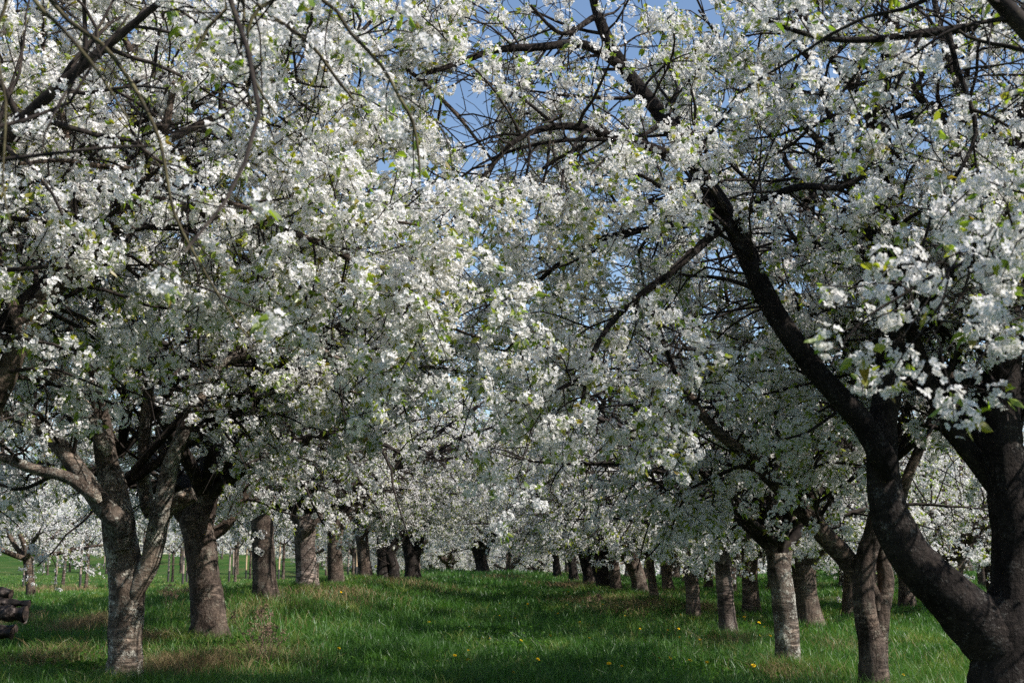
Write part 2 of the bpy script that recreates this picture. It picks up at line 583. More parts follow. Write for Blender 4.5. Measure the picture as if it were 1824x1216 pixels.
def along_many(pts, spacing, t0, t1, rng):
    """Points every SPACING along N equal-length-count polylines (N,K,3), vectorised: position, tangent, t."""
    N, K, _ = pts.shape
    L = np.linalg.norm(np.diff(pts, axis=1), axis=2).sum(1)
    n = np.maximum(0, np.round(L * (t1 - t0) / spacing + rng.uniform(-.5, .5, N))).astype(int)
    own = np.repeat(np.arange(N), n)
    if len(own) == 0:
        return np.zeros((0, 3)), np.zeros((0, 3)), np.zeros(0), own
    first = np.cumsum(n) - n
    j = np.arange(len(own)) - first[own]
    tt = np.clip(t0 + (t1 - t0) * (j + rng.uniform(0.1, 0.9, len(own))) / n[own], 0, 0.9999)
    s = tt * (K - 1)
    i = s.astype(int)
    a, b = pts[own, i], pts[own, i + 1]
    return a + (b - a) * (s - i)[:, None], unit(b - a), tt, own


# ------------------------------------------------------------------ blossom
def frames(nrm, rng):
    r = unit(rng.normal(size=nrm.shape))
    u = unit(np.cross(nrm, r))
    return u, np.cross(nrm, u)


def petals(geo, c, nrm, size, rng, rounded):
    """Five-petalled flowers at C facing NRM."""
    n = len(c)
    if n == 0:
        return
    u, v = frames(nrm, rng)
    a = (np.arange(5) * 2 * math.pi / 5)[None, :] + rng.uniform(-.12, .12, (n, 5))
    d = u[:, None] * np.cos(a)[..., None] + v[:, None] * np.sin(a)[..., None]
    e = -u[:, None] * np.sin(a)[..., None] + v[:, None] * np.cos(a)[..., None]
    cup = rng.uniform(0.05, 0.6, (n, 5, 1)) * nrm[:, None]
    s = (size[:, None] * rng.uniform(.85, 1.1, (n, 5)))[..., None]
    c0 = c[:, None]
    prof = [(.06, 0), (.55, -.40), (.93, -.24), (.93, .24), (.55, .40)] if rounded else [(.05, 0), (.62, -.43), (1.0, 0.0), (.62, .43)]
    V = np.stack([c0 + s * (d * x + e * y + cup * x * x) for x, y in prof], 2).reshape(-1, 3)
    k = len(prof)
    geo.add(V, np.arange(len(V)).reshape(-1, k), 0)


def chips(geo, c, nrm, size, rng, per, matn=0):
    """Far blossom: PER small bent quads for each flower."""
    n = len(c) * per
    if n == 0:
        return
    c = np.repeat(c, per, 0)
    nrm = unit(np.repeat(nrm, per, 0) + rng.normal(size=(n, 3)) * 0.55)
    u, v = frames(nrm, rng)
    s = np.repeat(size, per)[:, None] * rng.uniform(.7, 1.2, (n, 1))
    V = np.stack([c - u * s, c - v * s * .8 + nrm * s * .25, c + u * s, c + v * s * .8 + nrm * s * .25], 1).reshape(-1, 3)
    geo.add(V, np.arange(len(V)).reshape(-1, 4), matn)


def leaves(geo, p, dirs, rng, size, matn=1):
    """Young folded leaves hanging from points P."""
    n = len(p)
    if n == 0:
        return
    side = unit(np.cross(dirs, unit(rng.normal(size=(n, 3)))))
    up = np.cross(side, dirs)
    L = (size * rng.uniform(.6, 1.25, n))[:, None]
    w = L * rng.uniform(.20, .30, (n, 1))
    droop = np.array([0, 0, -1.0]) * L
    b = p
    m1 = p + dirs * L * .38 + droop * .03
    tip = p + dirs * L + droop * rng.uniform(.1, .4, (n, 1))
    V = np.stack([b, m1 - side * w + up * w * .5, m1, m1 + side * w + up * w * .5,
                  p + dirs * L * .72 - side * w * .7 + up * w * .4 + droop * .12, p + dirs * L * .72 + droop * .13,
                  p + dirs * L * .72 + side * w * .7 + up * w * .4 + droop * .12, tip], 1).reshape(-1, 3)
    o = np.arange(n)[:, None] * 8
    Q = np.concatenate([o + np.array([[1, 4, 5, 2]]), o + np.array([[2, 5, 6, 3]])])
    T = np.concatenate([o + np.array([[0, 1, 2]]), o + np.array([[0, 2, 3]]), o + np.array([[4, 7, 5]]), o + np.array([[5, 7, 6]])])
    tone = np.repeat(np.clip(rng.beta(2, 1.6, n), 0, 1), 8)
    base = geo.n
    geo.add(V, Q, matn, tone=tone)
    geo.f.append((T.astype(np.int32) + base, matn, False))


def blossom(geo, P, tan, rng, lod_far=None, leafy_share=0.45, flowers=27):
    """Clusters of flowers at P. lod_far forces the cheap far form (shared meshes)."""
    n = len(P)
    if n == 0:
        return
    off = unit(rng.normal(size=(n, 3)) + np.array([0, 0, -.1]))
    off = unit(off - 0.6 * tan * (off * tan).sum(1, keepdims=True))
    P = P + off * rng.uniform(.015, .06, (n, 1))
    if lod_far:
        lod = np.full(n, 3)
    else:
        dep, px, py = project(P)
        vis = (dep > 0.5) & (px > -250) & (px < 2074) & (py > -250) & (py < 1466)
        lod = np.where(~vis, 3, np.where(dep < 8.5, 0, np.where(dep < 21, 1, np.where(dep < 34, 2, 3))))
        drop = ~vis & (rng.uniform(size=n) < .4)
        lod[drop] = 9
    for L in range(4):
        i = np.where(lod == L)[0]
        if len(i) == 0:
            continue
        k = [flowers, flowers, flowers - 5, 8][L]
        cnt = rng.integers(max(2, k - 5), k + 4, len(i))
        own = np.repeat(i, cnt)
        d = unit(rng.normal(size=(len(own), 3)) + off[own] * 0.45 + np.array([0, 0, -.12]))
        r = (rng.uniform(.042, .066, n)[own] * rng.uniform(.8, 1.12, len(own)))[:, None]
        c = P[own] + d * r
        nrm = unit(d + rng.normal(size=d.shape) * .24)
        if L <= 1:
            size = rng.uniform(.0150, .0195, len(own))
            petals(geo, c, nrm, size, rng, L == 0)
            chips(geo, c + nrm * .004, nrm, np.full(len(own), .0042), rng, 1, 2)
        elif L == 2:
            chips(geo, c, nrm, np.full(len(own), .0165), rng, 2)
        else:
            chips(geo, c, nrm, np.full(len(own), .027), rng, 2)
        lf = i[rng.uniform(size=len(i)) < leafy_share]
        nl = [5, 5, 4, 3][L]
        ow = np.repeat(lf, nl)
        dd = unit(rng.normal(size=(len(ow), 3)) + off[ow] * 1.1 + np.array([0, 0, .15]))
        leaves(geo, P[ow] + dd * .035, dd, rng, [.062, .064, .068, .075][L])


def sun_shafts():
    """Openings cut into the canopy along the sun direction, to light trunks, grass and crowns."""
    r_ = np.random.default_rng(77)
    tg = []
    for px, py, yy, rad_ in [(235, 1000, 14, .20), (225, 1050, 14, .24), (240, 1170, 14, .22), (280, 985, 14, .2), (190, 800, 13.9, .2), (380, 1110, 19, .26), (385, 1050, 19, .22), (375, 940, 19, .22),
                             (478, 1060, 25, .28), (470, 960, 25, .25), (548, 1040, 30.5, .35), (545, 990, 30.5, .35), (545, 940, 30.5, .3), (604, 1030, 36, .3), (655, 1000, 41, .4), (700, 1010, 47, .4),
                             (1410, 1180, 15.6, .22), (1402, 1110, 15.6, .24), (1395, 1050, 15.6, .24), (1302, 1120, 21.5, .3), (1296, 1060, 21.5, .3), (1237, 1080, 26.5, .3), (1234, 1030, 26.5, .25), (1560, 1180, 12.8, .15),
                             (1140, 1050, 37, .4), (1098, 1040, 42, .4), (1440, 930, 12.9, .18), (130, 850, 13.3, .2), (345, 715, 13.7, .2)]:
        tg.append((*at(px, py, yy), rad_))
    for k in range(95):
        yy = 14.5 * (68 / 14.5) ** r_.uniform()
        x = r_.uniform(-3.2, 3.6)
        tg.append((x, yy, ground_z(x, yy), r_.uniform(.18, .5) * (1 + yy / 70)))
    for k in range(30):
        yy = 15 * (40 / 15) ** r_.uniform()
        x = r_.choice([-1, 1]) * r_.uniform(3.6, 8)
        tg.append((x, yy, ground_z(x, yy), r_.uniform(.2, .5)))
    for k in range(125):
        yy = r_.uniform(11.5, 30)
        tg.append((r_.uniform(.8, 6.5), yy, r_.uniform(1.6, 4.2), r_.uniform(.3, .62)))
    for k in range(40):
        yy = r_.uniform(13, 36)
        tg.append((r_.uniform(-6, -.5), yy, r_.uniform(1.8, 4.5), r_.uniform(.3, .6)))
    return np.array(tg, float)


SHAFTS = None


def in_shaft(P):
    global SHAFTS
    if SHAFTS is None:
        SHAFTS = sun_shafts()
    d = np.array(to_sun)
    hit = np.zeros(len(P), bool)
    for x, y_, z, rad_ in SHAFTS:
        q = P - np.array([x, y_, z])
        along = q @ d
        off = np.linalg.norm(q - along[:, None] * d, axis=1)
        hit |= (along > .2) & (off < rad_)
    return hit


def keep_clear(P, r=4.1):
    return np.linalg.norm(P - EYE, axis=1) > r


def crown(geo, limbs, rng, lod_far=None, dens=1.0, s2=0.165, s3=0.108, len2=1.55, len3=0.55, thin=0.112, sides=4, sagk=1.0, leafy_share=.62, gap=None, heart=None, bare_by=(.5, .72)):
    """Side branches, twigs, blossom and leaves on LIMBS [(pts, rad, level, t0)]."""
    cl_p, cl_t = [], []
    twigs = []
    l2_all = []
    for pts, rad, level, t0 in limbs:
        L = np.linalg.norm(np.diff(pts, axis=0), axis=1).sum()
        if level == 1:
            p, tn, r, tt = sample_along(pts, rad, s2, t0, 1.0, rng)
            if len(p):
                ln = len2 * (1.05 - 0.5 * tt) * rng.uniform(.55, 1.25, len(p))
                path = sprout(p, tn, ln, rng, 6, .68, .10, .05 * sagk, .16)
                r0 = np.minimum(r * .55, .008 + .011 * ln)
                l2_all.append((path, r0))
            p, tn, r, tt = sample_along(pts, rad, .42, t0, 1.0, rng)
            if len(p) and not lod_far:               # long bare arching shoots, bloom only towards their ends
                bare = sprout(p, tn, rng.uniform(1.0, 2.1, len(p)), rng, 8, .62, .04, .035, .25)
                if heart is not None:
                    bare = bare[bare[:, -1, 2] > heart[2] + 1.4]
            if len(p) and not lod_far and len(bare):
                tubes(geo, bare, np.linspace(.012, .0042, 9)[None].repeat(len(bare), 0), 5, 3)
                bp_, bt_, _, _ = along_many(bare, .11, .72, 1.0, rng)
                cl_p.append(bp_)
                cl_t.append(bt_)
            p, tn, r, tt = sample_along(pts, rad, .16, max(.45, t0), 1.0, rng)
        else:
            q = np.repeat(pts[None], 1, 0)
            path = q
            p, tn, r, tt = sample_along(pts, rad, s3, t0, 1.0, rng)
            if len(p):
                ln = len3 * rng.uniform(.4, 1.5, len(p))
                tw = sprout(p, tn, ln, rng, 4, .66, .05, .06 * sagk, .2)
                twigs.append((tw, np.full(len(p), .0042)))
            p, tn, r, tt = sample_along(pts, rad, s2, t0, 1.0, rng)
            if len(p):
                ln = .62 * len2 * (1.1 - 0.5 * tt) * rng.uniform(.5, 1.25, len(p))
                l2_all.append((sprout(p, tn, ln, rng, 6, .66, .06, .05 * sagk, .16), np.minimum(r * .6, .005 + .006 * ln)))
            p, tn, r, tt = sample_along(pts, rad, thin, max(.1, t0), 1.0, rng)
        cl_p.append(p + unit(rng.normal(size=p.shape)) * (r[:, None] + .02) if len(p) else p)
        cl_t.append(tn)
    for path, r0 in l2_all:
        if heart is not None:
            ok = path[:, -1, 2] > heart[2] + 1.15
            path, r0 = path[ok], r0[ok]
        if not len(path):
            continue
        N, K, _ = path.shape
        tubes(geo, path, r0[:, None] * np.linspace(1, .38, K)[None], 5, 3)
        p, tn, tt, own = along_many(path, s3, .12, 1.0, rng)
        if len(p):
            ln = len3 * (1.15 - .5 * tt) * rng.uniform(.4, 1.45, len(p))
            tw = sprout(p, tn, ln, rng, 4, .64, .05, .05 * sagk, .2)
            twigs.append((tw, np.full(len(p), .0045)))
        p, tn, tt, own = along_many(path, thin, .42, 1.0, rng)
        cl_p.append(p)
        cl_t.append(tn)
    for tw, r0 in twigs:
        if not lod_far and len(tw):
            ok = ~(in_shaft(tw[:, 1]) | in_shaft(tw[:, 3])) & (tw[:, -1, 2] > (heart[2] + 1.15 if heart is not None else -9))
            tw, r0 = tw[ok], r0[ok]
        if not len(tw):
            continue
        K = tw.shape[1]
        tubes(geo, tw, r0[:, None] * np.linspace(1, .5, K)[None], 3 if lod_far else sides, 3)
        p, tn, tt, own = along_many(tw, thin * .8, .28, 1.0, rng)
        cl_p.append(p)
        cl_t.append(tn)
    P = np.vstack(cl_p)
    T = np.vstack(cl_t)
    k = (rng.uniform(size=len(P)) < dens) & (True if lod_far else keep_clear(P))
    # whole stretches of a crown carry less bloom than others
    ph = rng.uniform(0, 6, 3)
    f = np.sin(P[:, 0] * 2.7 + ph[0]) + np.sin(P[:, 1] * 2.3 + ph[1]) + np.sin(P[:, 2] * 3.1 + ph[2])
    k &= ~((f > 1.35) & (rng.uniform(size=len(P)) < .6))
    f = (np.sin(P[:, 0] * 13 + 2 * np.sin(P[:, 1] * 7 + ph[1])) + np.sin(P[:, 1] * 12 + 2 * np.sin(P[:, 2] * 8 + ph[2])) + np.sin(P[:, 2] * 14 + 2 * np.sin(P[:, 0] * 6 + ph[0])))
    k &= ~((f < -.35) & (rng.uniform(size=len(P)) < .90))
    if gap is not None:
        k &= ~gap(P)
    if not lod_far:
        k &= ~in_shaft(P)
        if heart is not None:
            k &= P[:, 2] > heart[2] + 1.2
    thick = [pts[rad > .032] for pts, rad, level, t0 in limbs]
    thick = np.vstack([q for q in thick if len(q)] or [np.full((1, 3), 1e6)])
    if not lod_far:                                  # old wood carries little bloom close by
        dmin = np.full(len(P), 9.0)
        for a in range(0, len(P), 4000):
            dmin[a:a + 4000] = np.sqrt(((P[a:a + 4000, None] - thick[None]) ** 2).sum(2).min(1))
        k &= ~((dmin < bare_by[0]) & (rng.uniform(size=len(P)) < bare_by[1]))
    if heart is not None:
        dh = np.hypot(P[:, 0] - heart[0], P[:, 1] - heart[1])
        k &= ~((dh < 1.1) & (P[:, 2] < heart[2] + 2.3) & (rng.uniform(size=len(P)) < .25))
    blossom(geo, P[k], T[k], rng, lod_far, leafy_share)
    return int(k.sum())


def scaffold(base, fork, r, n, rng, length=4.6, az0=None, elev=(38, 66), bend=.05):
    """N ascending limbs leaving the top of a trunk."""
    out = []
    az = (rng.uniform(0, 6.28) if az0 is None else az0) + np.arange(n) * 2 * math.pi / n + rng.uniform(-.3, .3, n)
    for k in range(n):
        el = R(rng.uniform(*elev))
        d = np.array([math.cos(az[k]) * math.cos(el), math.sin(az[k]) * math.cos(el), math.sin(el)])
        L = length * rng.uniform(.8, 1.15)
        steps = 9
        p = fork + np.array([0, 0, -.06])
        pts = [p]
        for s in range(steps):
            flat = -0.02 if s < 3 else .09
            d = unit(d + rng.normal(size=3) * .10 + np.array([0, 0, -flat * (1 if d[2] > .15 else -.4)]))
            p = p + d * L / steps
            pts.append(p)
        rr = r * rng.uniform(.50, .66) * np.linspace(1, .10, steps + 1) ** .85
        q, qr = smooth_path(pts, rr, .25)
        out.append((q, qr, 1, .18))
    # a leader
    d = np.array([rng.normal() * .15, rng.normal() * .15, 1.0])
    pts = [fork + np.array([0, 0, -.1])]
    for s in range(8):
        d = unit(d + rng.normal(size=3) * .12)
        pts.append(pts[-1] + d * length * .95 / 8)
    q, qr = smooth_path(pts, r * .6 * np.linspace(1, .1, 9) ** .85, .25)
    out.append((q, qr, 1, .2))
    return out


def skirt(top, rng, n, length=3.3):
    """Thin low boughs that spread out level and hang at their ends."""
    out = []
    for k in range(n):
        az = k * 2 * math.pi / n + rng.uniform(-.4, .4)
        el = R(rng.uniform(8, 30))
        d = np.array([math.cos(az) * math.cos(el), math.sin(az) * math.cos(el), math.sin(el)])
        pts = [top + np.array([0, 0, rng.uniform(-.1, .35)])]
        for q_ in range(8):
            d = unit(d + rng.normal(size=3) * .11 + np.array([0, 0, .02 if q_ < 4 else -.13]))
            pts.append(pts[-1] + d * length * rng.uniform(.9, 1.1) / 8)
        q, qr = smooth_path(pts, .045 * np.linspace(1, .14, 9), .2)
        out.append((q, qr, 1, .15))
    return out


def toward_lane(top, r, rng, length, els=(36, 50, 29)):
    out = []
    for el in els:
        az = (0.0 if top[0] < 0 else math.pi) + rng.uniform(-.5, .5)
        d = np.array([math.cos(az) * math.cos(R(el)), math.sin(az) * math.cos(R(el)), math.sin(R(el))])
        p = top + np.array([0, 0, -.05])
        pts = [p]
        for k in range(9):
            d = unit(d + rng.normal(size=3) * .09 + np.array([0, 0, .03 if k < 4 else -.065]))
            p = p + d * length * rng.uniform(.95, 1.1) / 9
            pts.append(p)
        q, qr = smooth_path(pts, r * .5 * np.linspace(1, .1, 10) ** .85, .25)
        out.append((q, qr, 1, .2))
    return out


CROWN_MATS = [M_PETAL, M_LEAF, M_HEART, M_TWIG]
STATS = {}


def px_path(spec, y0):
    """[(px, py, width px[, distance])] -> points and radii."""
    P, r = [], []
    for s in spec:
        y = s[3] if len(s) > 3 else y0
        P.append(at(s[0], s[1], y))
        r.append(s[2] * y / FPX * .5)
    return np.array(P), np.array(r)


def flare(P, r, amount=.22, h=.16):
    z = P[:, 2] - P[0, 2]
    return r * (1 + amount * np.exp(-np.maximum(z, 0) / h))


def build_tree(key, base, label, trunks, limbs, rng, matb, seed_limbs=(), group=None, **kw):
    """trunks / limbs: list of (points, radii); seed_limbs: extra (pts, rad, level, t0) that only the crown draws."""
    base = np.asarray(base, float)
    root = thing("cherry_tree", base, label, "tree", group)
    near = np.linalg.norm(base - EYE) < 24
    for P, r in trunks:
        q, qr = smooth_path(P, r * .9, .06 if near else .15)
        if q[0, 2] < base[2] + .3:
            qr = flare(q, qr)
            q = np.vstack([q[:1] - [0, 0, .25], q])
            qr = np.concatenate([qr[:1] * 1.1, qr])
        gg = Geo()
        tubes(gg, q[None], qr[None], 28 if near else 14, 0, True, .085 if near else .06, caps=True, roots=base[2] if q[0, 2] < base[2] + .1 else None)
        gg.obj("trunk", [matb], root, base)
    lim = []
    for item in limbs:
        P, r, level, t0 = item[:4]
        q, qr = smooth_path(P, r * .94, .07 if near else .2)
        t_ = unit(q[1] - q[0])
        if r[0] > .018:                              # root the limb inside what carries it
            q = np.vstack([q[:1] - t_ * qr[0] * 1.3 - [0, 0, qr[0] * .5], q[:1] - t_ * qr[0] * .5, q])
            qr = np.concatenate([[qr[0] * .45, qr[0] * .9], qr])
        gg = Geo()
        tubes(gg, q[None], qr[None], 16 if near and r[0] > .02 else 9, 0, True, .08, caps=True)
        gg.obj("limb" if r[0] > .018 else "branch", [item[4] if len(item) > 4 else matb], root, base)
        if level:
            lim.append((q[::2] if len(q) > 6 else q, qr[::2] if len(q) > 6 else qr, level, t0))
    gg = Geo()
    for P, r, level, t0 in seed_limbs:
        tubes(gg, P[None], r[None], 9, 3)
        lim.append((P, r, level, t0))
    STATS[key] = crown(gg, lim, rng, heart=base, **kw)
    gg.obj("crown", CROWN_MATS, root, base, tone=True)
    return root


def lane_gap(P):
    """A ragged opening overhead, where the crowns of the two rows only just meet above the lane."""
    w = .08 + .35 * np.sin(P[:, 1] * .9) + .25 * np.sin(P[:, 2] * 2.1 + P[:, 1])
    inside = (np.abs(P[:, 0] - .05) < w) & (P[:, 2] > 4.1) & (P[:, 1] < 24)
    return inside & (np.sin(P[:, 0] * 5.1 + P[:, 2] * 4.3) + np.sin(P[:, 1] * 3.7 - P[:, 2] * 3.1) > .1)


# ------------------------------------------------------------------ the near trees, limb by limb
def rg(n):
    return np.random.default_rng(n)


# right foreground tree with the low fork
y = 10.5
tr = [px_path([(1795, 1302, 150), (1793, 1220, 140), (1790, 1130, 118), (1800, 1070, 92)], y)]
lb = []
lb.append((*px_path([(1790, 1165, 118), (1735, 1105, 108), (1680, 1050, 92), (1630, 1000, 82), (1590, 930, 74), (1574, 850, 64), (1572, 760, 54), (1586, 650, 54),
                     (1584, 500, 50), (1578, 380, 46), (1570, 250, 40), (1574, 140, 32), (1592, 40, 26), (1600, -80, 18)], y), 1, .55))
lb.append((*px_path([(1572, 815, 50), (1530, 745, 46), (1445, 650, 42), (1370, 540, 42), (1325, 440, 40), (1290, 375, 38), (1240, 300, 34), (1185, 215, 32), (1110, 120, 27),
                     (1068, 35, 22), (1045, -60, 16)], 10.3), 1, .35))
lb.append((*px_path([(1796, 1125, 92), (1808, 1010, 86), (1800, 900, 80), (1784, 780, 74), (1786, 640, 66), (1790, 520, 60), (1796, 400, 52), (1815, 260, 44), (1850, 100, 34)], 10.6), 1, .4))
lb.append((*px_path([(1300, 392, 22, 10.3), (1265, 422, 18, 10.2), (1200, 480, 16, 10), (1130, 535, 14, 9.9), (1085, 580, 11, 9.8), (1052, 640, 9, 9.7), (1040, 700, 7, 9.7), (1025, 760, 5, 9.6)], y), 2, .15))
lb.append((*px_path([(1148, 522, 8, 9.9), (1180, 600, 8, 9.9), (1198, 650, 9, 9.9), (1215, 690, 5, 9.9), (1250, 750, 4, 9.9)], y), 2, .15))
lb.append((*px_path([(1335, 440, 20, 10.3), (1316, 395, 18, 10.2), (1361, 357, 17, 10), (1429, 332, 15, 9.8), (1497, 334, 12, 9.7), (1560, 300, 8, 9.6)], y), 2, .25))
lb.append((*px_path([(1290, 370, 16, 10.2), (1230, 352, 12, 10), (1180, 335, 9, 9.8), (1130, 310, 6, 9.6), (1060, 330, 4, 9.4)], y), 2, .2))
lb.append((*px_path([(1052, 665, 7, 9.7), (1000, 690, 6, 9.6), (960, 715, 5, 9.5), (905, 712, 4, 9.4)], y), 2, .1))
lb.append((*px_path([(1576, 600, 26, 10.5), (1640, 540, 22, 10.2), (1700, 490, 18, 9.8), (1760, 440, 14, 9.4), (1830, 412, 10, 9.0)], y), 2, .3))
lb.append((*px_path([(1580, 300, 22, 10.5), (1650, 190, 18, 10.2), (1700, 260, 12, 9.8), (1745, 370, 9, 9.6), (1790, 470, 6, 9.5)], y), 2, .2))
lb.append((*px_path([(1110, 120, 20, 10.3), (1040, 80, 18, 10.1), (960, 84, 16, 9.9), (880, 90, 14, 9.8), (810, 115, 12, 9.7), (740, 137, 8, 9.6)], y), 2, .15))
lb.append((*px_path([(1060, 30, 14, 10.3), (1000, 60, 8, 10), (945, 10, 6, 9.8)], y), 2, .15))
lb.append((*px_path([(1185, 215, 12, 10.2), (1130, 245, 8, 10), (1010, 250, 8, 9.8), (935, 262, 7, 9.7), (870, 285, 5, 9.6), (845, 300, 4, 9.6)], y), 2, .2))
lb.append((*px_path([(1235, 292, 22, 10.2), (1120, 250, 19, 10.0), (1010, 225, 15, 9.8), (920, 250, 11, 9.6), (850, 330, 8, 9.5), (800, 400, 5, 9.4)], y), 1, .2))
lb.append((*px_path([(1305, 395, 16, 10.3), (1180, 405, 14, 10.6), (1060, 430, 11, 10.9), (960, 500, 8, 11.2), (900, 580, 5, 11.4)], y), 1, .2))
lb.append((*px_path([(1798, 400, 26, 10.6), (1740, 250, 22, 10.7), (1690, 110, 16, 10.9), (1660, -20, 11, 11), (1640, -120, 7, 11)], y), 1, .15))
lb.append((*px_path([(1572, 250, 20, 10.5), (1500, 130, 16, 10.6), (1430, 30, 12, 10.8), (1380, -60, 8, 11)], y), 1, .15))
r_ = rg(100)
extra = scaffold(None, at(1800, 900, 11.0), .13, 8, r_, 5.4, az0=.4, elev=(40, 78))
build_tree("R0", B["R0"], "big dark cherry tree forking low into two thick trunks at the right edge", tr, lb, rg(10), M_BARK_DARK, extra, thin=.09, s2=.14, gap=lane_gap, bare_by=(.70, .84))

# right row, twin grey stems, leaning limb up to the left
y = 12.8
tr = [px_path([(1556, 1262, 62), (1556, 1200, 56), (1552, 1150, 50), (1540, 1085, 42), (1538, 1030, 42), (1544, 985, 40), (1560, 930, 36), (1575, 800, 28)], y),
      px_path([(1562, 1240, 50), (1562, 1150, 40), (1570, 1085, 34), (1578, 1030, 32), (1572, 985, 28), (1590, 930, 24), (1620, 840, 20)], y + .15)]
lb = [(*px_path([(1548, 1055, 40), (1520, 1010, 40), (1475, 960, 38), (1430, 910, 34), (1385, 865, 28), (1335, 815, 24), (1275, 765, 19), (1225, 700, 15), (1185, 620, 10), (1165, 540, 6)], 12.9), 1, .25),
      (*px_path([(1475, 962, 18), (1452, 900, 14), (1425, 850, 12), (1390, 790, 10), (1380, 720, 7)], 13.2), 1, .2),
      (*px_path([(1575, 800, 28), (1540, 690, 24), (1500, 560, 20), (1450, 420, 14), (1420, 300, 9)], 13.2), 1, .1),
      (*px_path([(1620, 840, 20), (1680, 700, 18), (1740, 560, 14), (1780, 420, 9)], 13.2), 1, .1)]
r_ = rg(101)
extra = scaffold(None, at(1580, 820, 13.4), .075, 6, r_, 5.2, az0=1.2, elev=(40, 80)) + toward_lane(at(1580, 820, 13.4), .12, r_, 4.6, (50,))
build_tree("R1", B["R1"], "cherry tree with slim twin stems, half hidden by the big dark forked tree", tr, lb, rg(11), M_BARK, extra, s2=.135, thin=.092)

# right row, short lichen-grey trunk
y = 15.6
tr = [px_path([(1405, 1210, 50), (1404, 1170, 47), (1400, 1110, 46), (1395, 1060, 46), (1388, 1020, 46), (1384, 985, 36)], y)]
lb = [(*px_path([(1392, 1030, 30), (1400, 985, 24), (1412, 920, 20), (1440, 820, 15), (1470, 700, 10)], 15.8), 1, .25),
      (*px_path([(1386, 1020, 34), (1372, 965, 26), (1350, 900, 20), (1315, 800, 15), (1290, 690, 10)], 15.6), 1, .25),
      (*px_path([(1384, 1010, 26), (1392, 950, 24), (1385, 870, 20), (1395, 740, 15), (1380, 600, 9)], 16.0), 1, .2)]
r_ = rg(102)
extra = scaffold(None, at(1386, 985, 15.6), .085, 6, r_, 5.2, elev=(36, 78)) + skirt(at(1386, 985, 15.6), r_, 5) + toward_lane(at(1386, 985, 15.6), .14, r_, 4.6, (58, 68))
build_tree("R2", B["R2"], "short stout lichen-grey cherry trunk beside the twin-stemmed tree", tr, lb, rg(12), M_BARK_LICHEN, extra, gap=lane_gap, s2=.145, thin=.098)

# left foreground tree
y = 14.0
tr = [px_path([(222, 1240, 68), (222, 1180, 64), (224, 1110, 66), (226, 1050, 68), (218, 980, 66), (208, 915, 60), (206, 880, 50)], y)]
lb = [(*px_path([(212, 930, 58), (200, 865, 52), (192, 830, 44), (184, 780, 38), (175, 710, 34), (163, 660, 32), (152, 615, 28), (130, 570, 24), (100, 520, 20), (60, 450, 14), (30, 360, 8)], 13.8), 1, .35),
      (*px_path([(172, 705, 26), (190, 640, 25), (204, 580, 24), (210, 510, 24), (222, 440, 20), (240, 360, 15), (235, 250, 9)], 14.0), 1, .2),
      (*px_path([(205, 925, 44), (168, 880, 38), (130, 825, 34), (98, 785, 30), (55, 752, 28), (10, 733, 24), (-60, 700, 18), (-140, 640, 10)], 13.4), 1, .3),
      (*px_path([(165, 880, 26), (120, 850, 23), (60, 835, 20), (0, 812, 17), (-80, 790, 10)], 13.1), 1, .3),
      (*px_path([(186, 790, 28), (165, 752, 26), (143, 715, 26), (120, 682, 25), (75, 660, 20), (30, 645, 15), (-30, 600, 10)], 13.6), 1, .3),
      (*px_path([(244, 1050, 32), (266, 1004, 38), (277, 960, 38), (288, 915, 37), (312, 895, 34), (346, 880, 30)], 13.9), 0, 1),
      (*px_path([(286, 915, 34), (300, 845, 32), (312, 805, 28), (340, 740, 26), (368, 685, 25), (415, 642, 24), (500, 600, 20), (560, 560, 13), (640, 530, 7)], 13.7), 1, .35),
      (*px_path([(262, 900, 26), (256, 845, 26), (259, 770, 24), (263, 705, 20), (280, 600, 16), (300, 480, 10)], 14.3), 1, .2),
      (*px_path([(232, 720, 22), (255, 685, 20), (290, 664, 19), (333, 629, 18), (365, 605, 15), (420, 575, 10), (470, 565, 6)], 14.2), 1, .2),
      (*px_path([(420, 640, 15, 13.6), (480, 625, 14, 13.4), (540, 610, 11, 13.2), (640, 655, 9, 13), (740, 652, 8, 12.8), (820, 662, 6, 12.7), (880, 690, 4, 12.6)], 13), 2, .1),
      (*px_path([(340, 740, 12, 13.7), (420, 720, 9, 13.5), (520, 690, 8, 13.3), (600, 690, 6, 13.2), (690, 720, 4, 13.1)], 13), 2, .1)]
r_ = rg(103)
extra = scaffold(None, at(215, 800, 14.6), .07, 6, r_, 5.2, az0=.9, elev=(34, 76)) + toward_lane(at(215, 860, 14.2), .10, r_, 5.0)
build_tree("L1", B["L1"], "lichen-crusted cherry trunk splitting in two at chest height, left foreground", tr, lb, rg(13), M_BARK_LICHEN, extra, gap=lane_gap, s2=.145, thin=.098)

